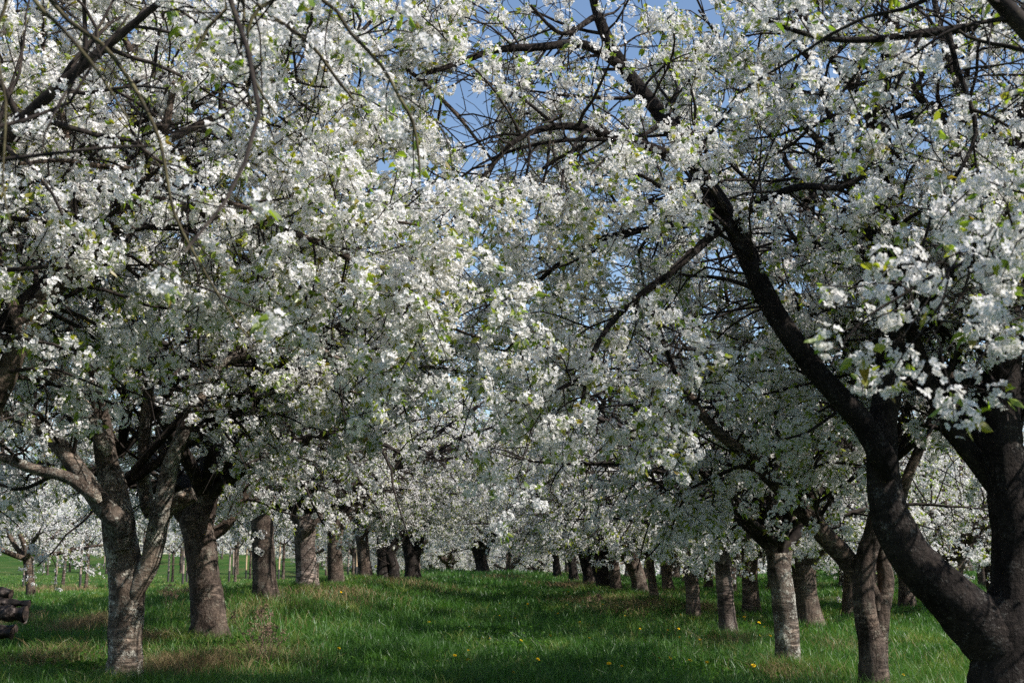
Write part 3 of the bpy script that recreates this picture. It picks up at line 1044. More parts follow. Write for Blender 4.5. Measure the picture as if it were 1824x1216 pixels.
# left tree just outside the frame, its limbs crossing the upper left
y = 8.6
base = np.array([-4.35, 8.6, float(ground_z(-4.35, 8.6))])
fk = base + [.05, .05, 1.45]
tr = [(np.array([base, base + [.02, 0, .7], fk, fk + [0, 0, .25]]), np.array([.24, .21, .20, .15]))]
a0 = at(-40, 760, 8.7)
lb = [(np.vstack([fk, fk + (a0 - fk) * .5 + [0, 0, .05], px_path([(-40, 760, 42), (2, 690, 42), (38, 600, 40), (80, 530, 38), (140, 474, 36), (195, 415, 33), (240, 368, 30), (270, 325, 24), (290, 250, 17), (310, 150, 12)], 8.8)[0]]),
       np.array([.14, .11] + [w * 8.8 / FPX * .5 for w in (42, 42, 40, 38, 36, 33, 30, 24, 17, 12)]), 1, .5),
      (*px_path([(238, 372, 22, 8.8), (268, 356, 20, 8.8), (318, 364, 18, 8.7), (381, 389, 17, 8.7), (440, 398, 15, 8.6), (500, 408, 14, 8.6), (556, 427, 13, 8.5), (612, 455, 12, 8.5), (700, 520, 10, 8.4),
                 (760, 560, 8, 8.4), (820, 590, 6, 8.3), (868, 606, 4, 8.3)], y), 2, .1),
      (*px_path([(255, 320, 14, 8.8), (333, 335, 12, 8.7), (407, 360, 10, 8.6), (481, 386, 8, 8.5), (540, 400, 5, 8.4)], y), 2, .1),
      (*px_path([(285, 315, 12, 8.8), (240, 302, 11, 8.6), (178, 296, 11, 8.4), (111, 286, 9, 8.2), (33, 292, 7, 8.0)], y), 2, .1),
      (*px_path([(570, 428, 8, 8.5), (620, 405, 7, 8.4), (680, 395, 6, 8.3), (750, 402, 5, 8.2), (790, 420, 3, 8.1)], y), 2, .1),
      (*px_path([(80, 530, 20, 8.8), (110, 440, 17, 8.9), (130, 330, 14, 9.0), (110, 200, 11, 9.0), (70, 60, 8, 9.0)], y), 1, .2),
      (*px_path([(300, 250, 16, 8.8), (400, 200, 13, 8.9), (520, 150, 10, 9.0), (640, 60, 8, 9.0), (720, -40, 6, 9)], y), 1, .1)]
lb.append((*px_path([(38, 600, 22, 8.7), (-5, 450, 18, 8.9), (-20, 280, 14, 9.1), (25, 120, 10, 9.3), (90, -30, 6, 9.4)], y), 1, .2))
lb.append((*px_path([(290, 250, 18, 8.8), (250, 130, 15, 9.2), (200, 20, 11, 9.6), (170, -80, 8, 9.8)], y), 1, .1))
lb.append((*px_path([(310, 150, 14, 8.9), (430, 100, 14, 9.2), (560, 70, 12, 9.6), (700, 110, 10, 9.9), (800, 190, 8, 10.1), (880, 290, 5, 10.2)], y), 1, .1))
r_ = rg(104)
extra = scaffold(None, fk, .15, 8, r_, 5.6, az0=.2, elev=(58, 82))
L0 = build_tree("L0", base, "cherry tree standing outside the frame whose limb slants in from the left edge", tr, lb, rg(14), M_BARK, extra, thin=.095, gap=lane_gap)

# left tree beside the photographer: thin mossy shoots hanging into the top of the picture
base = np.array([-3.6, 3.6, float(ground_z(-3.6, 3.6))])
fk = base + [.1, 0, 1.5]
tr = [(np.array([base, base + [.03, 0, .8], fk, fk + [0, 0, .2]]), np.array([.2, .18, .17, .13]))]
hub = np.array([-2.0, 4.2, 3.75])
lb = [(np.array([fk, fk + [.5, .1, .9], hub + [-.5, -.1, -.25], hub]), np.array([.09, .07, .05, .035]), 0, .2)]
thin = M_TWIG_GREEN
def hang(spec, yy, t0=.25):
    P, r = px_path(spec, yy)
    P = np.vstack([hub, hub + (P[0] - hub) * .5 + [0, 0, .15], P])
    r = np.concatenate([[max(.012, r[0] * 1.4), r[0] * 1.2], r])
    return (P, r, 2, t0, thin)
lb += [hang([(70, -30, 10), (122, 37, 9), (181, 78, 9), (222, 130, 8), (255, 185, 8), (285, 252, 7), (300, 333, 6), (312, 385, 6), (346, 452, 5), (395, 535, 4), (440, 600, 3)], 4.6, .5),
       hang([(45, -20, 9), (104, 44, 8), (159, 107, 7), (200, 167, 5), (230, 215, 4)], 3.5, .6),
       hang([(415, -30, 7), (429, 93, 6), (446, 185, 4), (452, 200, 3)], 4.9, .5),
       hang([(500, -40, 9), (462, 15, 8), (441, 55, 7), (452, 141, 6), (492, 204, 4)], 4.5, .5),
       hang([(440, -20, 9), (463, 15, 8), (548, 74, 7), (600, 141, 6), (632, 180, 4)], 5.4, .5),
       hang([(560, -10, 8), (625, 60, 8), (680, 118, 7), (712, 175, 7), (735, 215, 6), (745, 270, 5), (748, 318, 4)], 4.8, .6),
       hang([(400, -30, 8), (370, 50, 7), (344, 100, 4)], 4.2, .6),
       hang([(20, -40, 8), (-10, 60, 7), (10, 180, 5), (5, 330, 4), (20, 400, 3)], 3.4, .55)]
def overhead(az_list, elev, length, r):  # limbs above the frame, added to shade the hanging shoots
    out = []
    r2 = rg(106)
    for az in az_list:
        d = np.array([math.cos(az) * math.cos(R(elev)), math.sin(az) * math.cos(R(elev)), math.sin(R(elev))])
        pts = [fk + [0, 0, -.05]]
        for k in range(9):
            d = unit(d + r2.normal(size=3) * .08 + [0, 0, -.03])
            pts.append(pts[-1] + d * length / 9)
        q, qr = smooth_path(pts, r * np.linspace(1, .12, 10), .25)
        out.append((q, qr, 1, .3))
    return out


build_tree("LN", base, "cherry tree beside the viewer, its thin mossy shoots hanging across the upper left corner", tr, lb, rg(15), M_BARK,
           overhead((-1.9, -1.0, -.35, .15), 60, 4.6, .075), dens=.5, s3=.22, s2=.24, len2=1.0, len3=.3, leafy_share=.6)

# right tree beside the photographer
base = np.array([4.0, 5.2, float(ground_z(4.0, 5.2))])
fk = base + [-.1, 0, 1.4]
tr = [(np.array([base, base + [-.03, 0, .7], fk, fk + [0, 0, .2]]), np.array([.22, .2, .19, .14]))]
b1 = px_path([(1900, -15, 24), (1824, 20, 22), (1750, 45, 20), (1640, 60, 17), (1560, 70, 14), (1480, 70, 12), (1400, 50, 9), (1330, 20, 6)], 6.2)
lb = [(np.vstack([fk, fk + [-.15, .3, .8], fk + [-.4, .7, 1.7], b1[0]]), np.concatenate([[.11, .09, .06], b1[1]]), 2, .5)]
def sub(spec, yy, t0=.15):
    P, r = px_path(spec, yy)
    return (P, r, 2, t0)
lb += [sub([(1688, 54, 13), (1705, 120, 11), (1728, 185, 10), (1738, 240, 10), (1712, 300, 8), (1668, 365, 7), (1640, 450, 5), (1625, 500, 3)], 6.1),
       sub([(1730, 195, 8), (1770, 210, 7), (1830, 250, 6), (1880, 300, 4)], 6.0),
       sub([(1640, 60, 9), (1620, 110, 7), (1590, 170, 6), (1600, 230, 4)], 6.1)]
b2 = px_path([(1920, 385, 12), (1824, 411, 10), (1757, 433, 9), (1713, 470, 8), (1657, 494, 7), (1613, 522, 6), (1580, 542, 5), (1546, 563, 3)], 4.6)
lb += [(np.vstack([fk + [-.12, .2, .7], fk + [-.6, .2, .95], b2[0]]), np.concatenate([[.03, .022], b2[1]]), 2, .45),
       sub([(1731, 460, 7), (1716, 522, 5), (1676, 578, 4), (1650, 610, 3)], 4.6),
       sub([(1760, 430, 7), (1790, 520, 6), (1770, 600, 5), (1716, 670, 4), (1646, 700, 3)], 5.2, .3),
       sub([(1600, 530, 5), (1550, 560, 4), (1510, 600, 4), (1480, 650, 3)], 4.7, .2)]
r_ = rg(105)
extra = scaffold(None, fk, .16, 6, r_, 4.8, az0=2.6, elev=(50, 75))
build_tree("RN", base, "cherry tree beside the viewer, its blossom sprays reaching in from the upper right", tr, lb, rg(16), M_BARK_DARK, extra, dens=.55, s3=.14, len3=.34, len2=.85, leafy_share=.6)


# ------------------------------------------------------------------ the rest of the two rows, each with its own trunk
def row_tree(key, label, widths, path, forks, seed, matb, n=7, length=4.9, elev=(10, 66), az0=None, **kw):
    b = B[key]
    yy = b[1]
    r_ = rg(seed)
    tr_ = [px_path([(x, yp, w) for (x, yp), w in zip(path, widths)], yy)]
    top = tr_[0][0][-1]
    lb_ = [(*px_path([(x, yp, w) for x, yp, w in f], yy + r_.uniform(-.3, .3)), 1, .35) for f in forks]
    ex = scaffold(None, top, tr_[0][1][-1] * 1.0, n, r_, length, az0, elev)
    kw.setdefault('len2', 1.75)
    ex += skirt(top, r_, 4)
    ex += toward_lane(top, tr_[0][1][-1], r_, 5.3, (44, 62, 74) if yy < 30 else (40, 52, 33))
    return build_tree(key, b, label, tr_, lb_, rg(seed + 500), matb, ex, gap=lane_gap, **kw)


row_tree("L2", "stout curved cherry trunk, second in the left row, shadow-striped", [78, 66, 60, 62, 66, 50], [(374, 1156), (371, 1100), (364, 1030), (356, 960), (352, 925), (366, 880)],
         [[(352, 950, 40), (334, 925, 34), (318, 905, 28), (300, 850, 20), (280, 760, 12)], [(372, 955, 26), (402, 935, 22), (428, 893, 20), (462, 850, 17), (520, 800, 12), (590, 760, 6)],
          [(366, 890, 42), (374, 840, 36), (380, 760, 30), (395, 640, 22), (390, 520, 12)]], 21, M_BARK)
row_tree("L3", "straight pinkish cherry trunk with a sawn-off stub, third in the left row", [54, 46, 43, 44, 42, 38], [(473, 1082), (471, 1030), (468, 960), (466, 900), (464, 850), (462, 800)],
         [[(464, 850, 34), (455, 780, 30), (462, 700, 26), (478, 600, 18), (470, 500, 10)]], 22, M_BARK)
row_tree("L4", "pale smooth-barked cherry tree with a wide V fork, fourth in the left row", [46, 41, 40, 44, 40], [(548, 1058), (546, 1010), (543, 970), (543, 935), (543, 915)],
         [[(543, 945, 28), (522, 910, 24), (506, 880, 20), (485, 800, 13)], [(545, 930, 28), (541, 890, 25), (545, 820, 18)], [(548, 940, 26), (568, 915, 22), (580, 880, 18), (600, 800, 12)]], 23, M_BARK_GREY)
row_tree("L5", "dark cherry trunk with three upright limbs, fifth in the left row", [36, 30, 28, 34, 30], [(600, 1050), (597, 1010), (596, 970), (597, 940), (596, 920)],
         [[(595, 945, 20), (580, 915, 17), (576, 870, 14)], [(600, 940, 20), (622, 920, 17), (634, 895, 14), (660, 840, 10)]], 24, M_BARK)
row_tree("L6", "shaded cherry trunk leaning left, sixth in the left row", [32, 26, 24, 26, 22], [(652, 1040), (649, 1005), (646, 970), (643, 945), (640, 925)],
         [[(645, 955, 16), (660, 930, 14), (668, 900, 12)]], 25, M_BARK)
row_tree("L7", "crossed pair of dark cherry stems, seventh in the left row", [26, 22, 21, 20], [(682, 1038), (682, 1000), (680, 965), (682, 935)],
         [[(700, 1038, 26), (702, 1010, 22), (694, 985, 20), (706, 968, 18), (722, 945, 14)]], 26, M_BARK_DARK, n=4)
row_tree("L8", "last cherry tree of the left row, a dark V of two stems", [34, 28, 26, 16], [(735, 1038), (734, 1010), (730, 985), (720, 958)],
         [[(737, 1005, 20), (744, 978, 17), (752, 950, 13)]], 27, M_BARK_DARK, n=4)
row_tree("R3", "smooth ring-barked cherry trunk with flaking foot among dandelions, right row", [40, 34, 32, 32, 34, 30], [(1300, 1150), (1296, 1110), (1292, 1060), (1289, 1015), (1287, 985), (1285, 955)],
         [[(1288, 990, 22), (1275, 950, 18), (1250, 890, 13)], [(1288, 985, 22), (1300, 930, 18), (1320, 850, 13)]], 31, M_BARK_GREY)
row_tree("R4", "plain brown cherry trunk just behind the ring-barked one, right row", [32, 28, 27, 27, 24], [(1237, 1119), (1235, 1080), (1232, 1035), (1228, 1000), (1226, 970)],
         [[(1228, 990, 18), (1212, 950, 14), (1190, 890, 10)]], 32, M_BARK)
row_tree("R5", "thinnest young cherry trunk of the right row", [20, 17, 16, 15], [(1167, 1083), (1164, 1050), (1160, 1020), (1157, 985)], [], 33, M_BARK, n=4, length=4.0)
row_tree("R6", "thick left-leaning cherry trunk behind the thinnest one, right row", [34, 30, 31, 34], [(1142, 1070), (1138, 1035), (1128, 1005), (1116, 980)],
         [[(1124, 1000, 20), (1112, 975, 18), (1095, 955, 14)]], 34, M_BARK)
row_tree("R7", "pale-sided cherry trunk with a bowed stem in the far right row", [26, 22, 20, 22], [(1100, 1066), (1097, 1035), (1094, 1005), (1092, 975)], [], 35, M_BARK, n=4)
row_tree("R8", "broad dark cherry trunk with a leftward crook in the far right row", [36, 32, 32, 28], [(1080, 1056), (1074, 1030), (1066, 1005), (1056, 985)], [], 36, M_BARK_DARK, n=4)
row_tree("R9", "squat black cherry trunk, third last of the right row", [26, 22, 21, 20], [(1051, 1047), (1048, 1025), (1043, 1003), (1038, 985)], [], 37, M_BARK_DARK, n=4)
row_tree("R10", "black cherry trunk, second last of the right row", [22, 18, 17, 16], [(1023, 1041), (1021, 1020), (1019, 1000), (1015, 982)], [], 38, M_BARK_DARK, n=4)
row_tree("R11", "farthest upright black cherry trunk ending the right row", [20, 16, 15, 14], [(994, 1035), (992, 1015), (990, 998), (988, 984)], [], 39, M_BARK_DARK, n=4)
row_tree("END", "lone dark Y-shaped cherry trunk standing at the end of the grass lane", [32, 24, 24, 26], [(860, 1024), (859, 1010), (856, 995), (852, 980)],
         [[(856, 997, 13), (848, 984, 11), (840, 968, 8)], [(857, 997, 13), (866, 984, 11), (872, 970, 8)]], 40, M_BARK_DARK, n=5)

# sawn-off stub on the third left trunk, with its pink cut face
P, r = px_path([(474, 900, 20), (484, 890, 17), (489, 884, 16)], 24.75)
gg = Geo()
tubes(gg, P[None], r[None], 12, 0)
nrm = unit(P[-1] - P[-2])
gg2 = Geo()
u, v = np.cross(nrm, [0, 0, 1.0]), None
u = unit(u); v = np.cross(nrm, u)
aa = np.arange(12) * math.pi / 6
rim = P[-1] + r[-1] * (u[None] * np.cos(aa)[:, None] + v[None] * np.sin(aa)[:, None])
gg2.add(np.vstack([rim, P[-1] + nrm * .01]), [[k, (k + 1) % 12, 12] for k in range(12)])
L3 = [o for o in bpy.data.objects if o.type == 'EMPTY' and "sawn-off" in o.get("label", "")][0]
st = gg.obj("stub", [M_BARK], L3, B["L3"])
gg2.obj("cut_face", [M_CUT], st, B["L3"])

# ------------------------------------------------------------------ trees of the neighbouring rows: four shared shapes
def variant(seed, h_fork, rt, n, length, elev, lean=(0, 0), young=False):
    r_ = rg(seed)
    root = thing("cherry_tree", (0, 0, 0), "", "tree")
    top = np.array([lean[0], lean[1], h_fork])
    P = np.array([[0, 0, 0], [lean[0] * .3 + r_.normal() * .03, lean[1] * .3, h_fork * .5], top])
    q, qr = smooth_path(P, np.array([rt * 1.1, rt * .95, rt]), .18)
    qr = flare(q, qr)
    q = np.vstack([q[:1] - [0, 0, .3], q])
    qr = np.concatenate([qr[:1], qr])
    gt = Geo()
    tubes(gt, q[None], qr[None], 12, 0, True, .06, caps=True)
    ex = scaffold(None, top, rt, n, r_, length, None, elev)
    gc = Geo()
    for p_, rr, lv, t0 in ex:
        tubes(gt, p_[None], rr[None], 7, 0)
    kw = dict(s2=.17, s3=.13, len2=.9, len3=.4, thin=.09) if young else dict(s2=.19, s3=.14, thin=.095)
    crown(gc, ex, rg(seed + 7), lod_far=True, leafy_share=.5, **kw)
    gt.obj("trunk", [M_BARK], root)
    gc.obj("crown", CROWN_MATS, root, tone=True)
    return root


V = [variant(201, 1.35, .19, 7, 4.4, (14, 64)), variant(202, 1.2, .23, 7, 4.7, (18, 66), (.15, .05)), variant(203, 1.5, .16, 6, 4.3, (12, 62), (-.2, .1))]
Y = variant(204, 1.75, .07, 4, 2.0, (25, 65), young=True)
used = set()


def plant(proto, loc, rz, sc, label, group):
    loc = np.array(loc, float)
    if len(loc) == 2:
        loc = np.append(loc, float(ground_z(loc[0], loc[1])))
    if proto.name not in used:
        used.add(proto.name)
        proto.location = loc
        proto.rotation_euler = (0, 0, rz)
        proto.scale = (sc,) * 3
        tag(proto, label, "tree", group)
        return proto
    return copy_thing(proto, loc, rz, sc, label, group)


def pp(px, yy):
    q = at(px, 1000, yy)
    return (q[0], yy)


r_ = rg(300)
G2 = "trees of the rows right of the lane"
for k, (px, yy, sc, lab) in enumerate([
        (1336, 30.0, 1.0, "dark cherry trunk seen between the ring-barked and the stout lichen-grey trunks"),
        (1440, 26.0, 1.05, "broad shaded cherry trunk right of the stout lichen-grey trunk"),
        (1508, 29.0, 1.0, "dark shaded cherry trunk left of the slim twin stems"),
        (1612, 33.0, 1.0, "shaded cherry trunk showing right of the slim twin stems"),
        (1692, 29.5, .95, "sunlit cherry trunk above the big dark sloping limb"),
        (1768, 31.0, 1.0, "pale cherry trunk framed in the low fork of the big dark tree"),
        (1752, 41.0, .95, "thin forked cherry tree deeper in the fork of the big dark tree")]):
    plant(V[k % 3], pp(px, yy), r_.uniform(0, 6.28), sc, lab, G2)
shared_r = "distant blossoming cherry tree in the shaded rows right of the lane"
for px, yy in [(1190, 46), (1222, 52), (1262, 48), (1300, 44), (1375, 41), (1425, 37), (1660, 46), (1250, 62), (1200, 66), (1320, 58), (1420, 52), (1500, 48), (1560, 44), (1610, 58), (1720, 54), (1800, 48), (1150, 60), (1120, 70), (1180, 82), (1300, 78), (1450, 70), (1600, 76), (1750, 72), (1860, 60)]:
    plant(V[int(r_.integers(3))], pp(px, yy), r_.uniform(0, 6.28), r_.uniform(.92, 1.12), shared_r, "distant trees right of the lane")
plant(V[1], (5.4, -.6), 2.4, 1.12, "unseen cherry tree continuing the right row behind the viewer, added to shade the nearest branches", None)  # out of sight, added for the shade it throws on the nearest branches
plant(V[0], (11.0, 1.5), 0.7, 1.1, "unseen cherry tree to the right behind the viewer, added to shade the nearest branches", None)  # second unseen tree, added for its shade as well
G3 = "trees behind the left row"
plant(V[2], pp(60, 38), 1.0, .85, "slender dark cherry trunk by the left edge at the border of the sunny field", G3)
plant(V[0], pp(-120, 30), 2.2, 1.0, "cherry tree outside the frame, its crown filling the left edge behind the forked trunk", G3)
for k, (px, yy) in enumerate([(-60, 52), (190, 60), (330, 66), (470, 70)]):
    pass
shared_c = "distant blossoming cherry tree in the white mass closing the lane"
for px, yy in [(905, 92), (800, 90), (745, 84), (960, 96), (690, 90), (1010, 88), (850, 106), (930, 112), (770, 108), (1060, 98), (640, 86), (1000, 116), (700, 118), (600, 98), (880, 126), (545, 92)]:
    plant(V[int(r_.integers(3))], pp(px, yy), r_.uniform(0, 6.28), r_.uniform(1.0, 1.2), shared_c, "trees closing the lane")

# ------------------------------------------------------------------ the sunny field: staked young trees
stakes = [(44, 1046, 66, 0), (78, 1024, 88, 0), (101, 1043, 68, 0), (118, 1019, 92, 1), (145, 1047, 64, 0), (153, 1012, 98, 0), (186, 1002, 112, 0), (301, 1036, 74, 0), (327, 1045, 66, 0),
          (334, 1036, 74, 1), (409, 1036, 74, 0), (416, 1012, 98, 0), (439, 1031, 78, 1), (497, 1032, 78, 1), (620, 1029, 78, 0), (635, 1029, 78, 1)]
place = ["nearest the left edge", "right of the slender dark trunk", "below a leaning tree", "bright in the sun", "in a close pair with a young tree", "behind the close pair", "far up the field",
         "just right of the forked trunk", "left of the curved trunk", "touching the left side of the curved trunk", "right of the curved trunk", "far off right of the curved trunk",
         "left of the straight pinkish trunk", "right of the straight pinkish trunk", "left of the sixth row trunk", "touching the sixth row trunk"]
zs = []
for (px, py, yy, fresh), where in zip(stakes, place):
    gp = on_ground(px, py)
    yy = min(max(gp[1], 55), 115) if abs(gp[1] - yy) < 25 else yy
    q = at(px, 1000, yy)
    loc = np.array([q[0], yy, float(ground_z(q[0], yy))])
    root = thing("wooden_stake", loc, ("fresh pale" if fresh else "weathered grey-pink") + " wooden stake of a young tree, " + where, "stake", "stakes in the sunny field")
    lean = r_.normal(size=2) * .05
    h = 2.15
    gp_, gf = Geo(), Geo()
    top = np.array([lean[0], lean[1], h])
    w = .055
    tubes(gp_, np.array([[top * .28, top * .6, top]]) + loc, np.array([[w, w, w * .96]]), 10, 0, True, .03, caps=True)
    tubes(gf, np.array([[np.array([0, 0, -.2]), top * .1, top * .29]]) + loc, np.array([[w * 1.05] * 3]), 10, 0, True, .03)
    gp_.obj("post", [M_WOOD_NEW if fresh else M_WOOD], root, loc)
    gf.obj("tarred_foot", [M_TAR], root, loc)
    plant(Y, (q[0] + r_.uniform(.15, .3), yy + .3), r_.uniform(0, 6.28), r_.uniform(.95, 1.25), "young cherry tree tied to the stake " + where, "young trees in the sunny field")
shared_y = "small white-blossomed young cherry tree along the top of the sunny field"
for k in range(26):
    yy = r_.uniform(100, 150)
    px = r_.uniform(-60, 700)
    plant(Y, pp(px, yy), r_.uniform(0, 6.28), r_.uniform(1.2, 1.9), shared_y, "young trees along the top of the field")
for k in range(10):
    plant(V[int(r_.integers(3))], pp(-80 + k * 78, r_.uniform(150, 165)), r_.uniform(0, 6.28), r_.uniform(1.1, 1.3), "full-grown white cherry tree in the far line above the sunny field", "far line of trees above the field")

# far orchard beyond the field and beyond the right-hand rows: one white mass
r_ = rg(610)
g = Geo()
for x0, x1, y0, y1, cnt, zlo, zhi in [(-95, -4, 152, 168, 42000, -.1, 10.5), (-14, 14, 120, 132, 12000, .3, 6.5), (12, 85, 100, 118, 30000, -.1, 7.5)]:
    x = r_.uniform(x0, x1, cnt)
    y_ = r_.uniform(y0, y1, cnt)
    top_ = zhi * (.72 + .28 * np.abs(np.sin(x * .55 + .4 * np.sin(x * .21))))
    z = ground_z(x, y_) + zlo + (top_ - zlo) * r_.uniform(size=cnt) ** .8
    P = np.stack([x, y_, z], 1)
    chips(g, P, unit(r_.normal(size=P.shape) + [0, -.4, .3]), r_.uniform(.10, .22, cnt), r_, 3)
    leaves(g, P[::6], unit(r_.normal(size=P[::6].shape)), r_, .35)
tag(g.obj("distant_blossom", CROWN_MATS, tone=True), "far white mass of blossoming orchard along the horizon behind field and rows", "distant orchard", kind="stuff")

# ------------------------------------------------------------------ grass
def blades(geo, x, y, h, w, lean, rng, tone, matn=0):
    n = len(x)
    z = ground_z(x, y)
    b = np.stack([x, y, z - .01], 1)
    a = rng.uniform(0, 2 * math.pi, n)
    s = np.stack([np.cos(a), np.sin(a), np.zeros(n)], 1) * (w * .5)[:, None]
    la = rng.uniform(0, 2 * math.pi, n)
    l = np.stack([np.cos(la), np.sin(la), np.zeros(n)], 1) * (lean * h)[:, None]
    up = np.array([0, 0, 1.0]) * h[:, None]
    V_ = np.stack([b - s, b + s, b + l * .35 + up * .55 + s * .8, b + l * .35 + up * .55 - s * .8, b + l + up * (1 - .25 * lean)[:, None]], 1).reshape(-1, 3)
    o = (np.arange(n) * 5)[:, None]
    base = geo.n
    geo.add(V_, o + np.array([[0, 1, 2, 3]]), matn, tone=np.repeat(tone, 5))
    geo.f.append(((o + np.array([[3, 2, 4]])).astype(np.int32) + base, matn, False))


def clump(x, y, f, ph=0.0):
    return np.sin(x * f + 1.7 * np.sin(y * f * .7 + ph)) * np.sin(y * f * .8 + 1.3 * np.sin(x * f * .9 + ph))


rr = rg(700)
n = 420000
yy = 10.5 * (95 / 10.5) ** rr.uniform(size=n)
xx = rr.uniform(-1, 1, n) * (yy * .44 + 1.2)
c1 = clump(xx, yy, 1.3) * .5 + clump(xx, yy, 4.7, 2) * .5
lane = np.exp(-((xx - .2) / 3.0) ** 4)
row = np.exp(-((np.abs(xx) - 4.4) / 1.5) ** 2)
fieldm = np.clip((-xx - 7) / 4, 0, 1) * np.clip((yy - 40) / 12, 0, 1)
hh = (.125 + .085 * lane + .10 * row + .08 * c1) * rr.uniform(.55, 1.45, n) * (1 - .45 * fieldm)
hh = np.clip(hh, .03, .45)
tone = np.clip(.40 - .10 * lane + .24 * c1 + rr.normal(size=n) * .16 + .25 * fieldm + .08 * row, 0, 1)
ww = np.maximum(.0065, yy * .00042) * rr.uniform(.7, 1.4, n)
keep = rr.uniform(size=n) < (1 - .35 * row)
g = Geo()
blades(g, xx[keep], yy[keep], hh[keep], ww[keep], rr.uniform(.1, .9, n)[keep], rr, tone[keep])
# taller tufts: round the trunk feet and scattered over lane and strips
tufts = [(b[0] + rr.normal() * .12, b[1] - rr.uniform(0, .35), .36, 520, .30) for k, b in B.items() if b[1] < 45 for _ in range(3)]
for _ in range(850):
    ty = 12 * (60 / 12) ** rr.uniform()
    tx = rr.uniform(-1, 1) * (ty * .42 + .5)
    tufts.append((tx, ty, rr.uniform(.10, .30), int(rr.uniform(50, 150)), rr.uniform(.18, .34)))
for tx, ty, tr_, tc_, th in tufts:
    x_ = tx + rr.normal(size=tc_) * tr_ * .6
    y_ = ty + rr.normal(size=tc_) * tr_ * .6
    blades(g, x_, y_, th * rr.uniform(.4, 1.2, tc_), np.full(tc_, max(.006, ty * .00042)), rr.uniform(.2, 1.2, tc_), rr, np.clip(rr.normal(size=tc_) * .2 + rr.uniform(.05, .95), 0, 1))
tag(g.obj("grass", [M_GRASS], tone=True), "lush green spring grass covering the lane and the strips between the rows", "grass", kind="stuff")

n = 20000
yy = 10.5 * (80 / 10.5) ** rr.uniform(size=n)
side_ = np.where(rr.uniform(size=n) < .5, -1, 1)
xx = side_ * (4.3 + rr.normal(size=n) * .9)
wide = rr.uniform(size=n) < .30
xx[wide] = (rr.uniform(-1, 1, n) * (yy * .44 + 1))[wide]
fx = (rr.uniform(size=n) < .15) & (yy > 45)
xx[fx] = -np.abs(rr.uniform(8, 40, n))[fx]
k = (clump(xx, yy, 2.1, 4) + rr.normal(size=n) * .25 > .12) & (np.abs(xx) > 1.9)
m_ = int(k.sum())
g = Geo()
blades(g, xx[k], yy[k], rr.uniform(.10, .38, m_), np.maximum(.004, yy[k] * .00034), rr.uniform(.2, 1.3, m_), rr, rr.uniform(0, 1, m_))
for px, py, rad_, cnt in [(290, 1203, .5, 2600), (262, 1150, .3, 1100), (150, 1120, .45, 1300), (85, 1185, .4, 1300), (325, 1062, .5, 1100), (345, 1205, .4, 1200), (530, 1062, .7, 350), (500, 1080, .6, 350), (440, 1100, .6, 400), (600, 1070, .8, 250),
                          (1065, 1078, .9, 1200), (1170, 1085, .5, 900), (1105, 1090, .8, 1000), (1262, 1092, .4, 600), (1400, 1212, .35, 700), (1010, 1045, 1.2, 1200), (900, 1032, 1.2, 700), (760, 1045, 1.4, 900), (30, 1110, .5, 500), (100, 1050, 1.5, 700),
                          (455, 1185, .6, 1700), (640, 1062, .9, 700), (1500, 1165, .4, 300), (1320, 1150, .35, 400)]:
    c = on_ground(px, py)
    x_ = c[0] + rr.normal(size=cnt) * rad_ * .6
    y_ = c[1] + rr.normal(size=cnt) * rad_ * 1.1
    blades(g, x_, y_, rr.uniform(.10, .38, cnt), np.full(cnt, max(.005, c[1] * .00036)), rr.uniform(.3, 1.5, cnt), rr, rr.uniform(0, 1, cnt))
tag(g.obj("dry_grass", [M_STRAW], tone=True), "straw-coloured dead grass in tufts along the feet of the tree rows", "dry grass", kind="stuff")


# low broad-leaved weeds in patches
g = Geo()
for px, py, rad_, cnt in [(415, 1162, .55, 900), (350, 1148, .35, 350), (440, 1175, .4, 500), (1350, 1125, .8, 800), (1215, 1085, .7, 500), (1250, 1200, .7, 700), (1120, 1195, .6, 500), (60, 1195, .6, 600),
                          (160, 1205, .4, 400), (880, 1130, .8, 600), (930, 1160, .6, 400), (690, 1190, .5, 300)]:
    c = on_ground(px, py)
    x = c[0] + rr.normal(size=cnt) * rad_ * .6
    y_ = c[1] + rr.normal(size=cnt) * rad_ * .9
    p_ = np.stack([x, y_, ground_z(x, y_) + rr.uniform(.02, .14, cnt)], 1)
    d = unit(rr.normal(size=(cnt, 3)) * [1, 1, .35] + [0, 0, .25])
    leaves(g, p_, d, rr, .085, 0)
tag(g.obj("weeds", [M_WEED], tone=True), "patches of low bright green broad-leaved weeds between grass", "weeds", kind="stuff")

# bare earth showing at tree feet and the small bank on the left
def earth_patch(px, py, rx, ry, h, label, seed):
    c = on_ground(px, py)
    r2 = rg(seed)
    K, A = 7, 26
    vv, ff = [], []
    ph = r2.uniform(0, 6, 4)
    for i in range(K):
        for j in range(A):
            a = j * 2 * math.pi / A
            rad_ = i / (K - 1) * (1 + .18 * math.sin(3 * a + ph[0]) + .10 * math.sin(7 * a + ph[1]))
            x, y_ = c[0] + math.cos(a) * rx * rad_, c[1] + math.sin(a) * ry * rad_
            z = float(ground_z(x, y_)) + h * (1 - (i / (K - 1)) ** 2) * (1 + .3 * math.sin(x * 23 + ph[2]) * math.sin(y_ * 19 + ph[3])) - (.03 if i == K - 1 else 0) + .012
            vv.append((x, y_, z))
    for i in range(K - 1):
        for j in range(A):
            ff.append((i * A + j, i * A + (j + 1) % A, (i + 1) * A + (j + 1) % A, (i + 1) * A + j))
    gq = Geo()
    gq.add(vv, ff, 0, True)
    o = gq.obj("soil_mound", [M_EARTH], None, c)
    o.location = c
    tag(o, label, "soil mound")


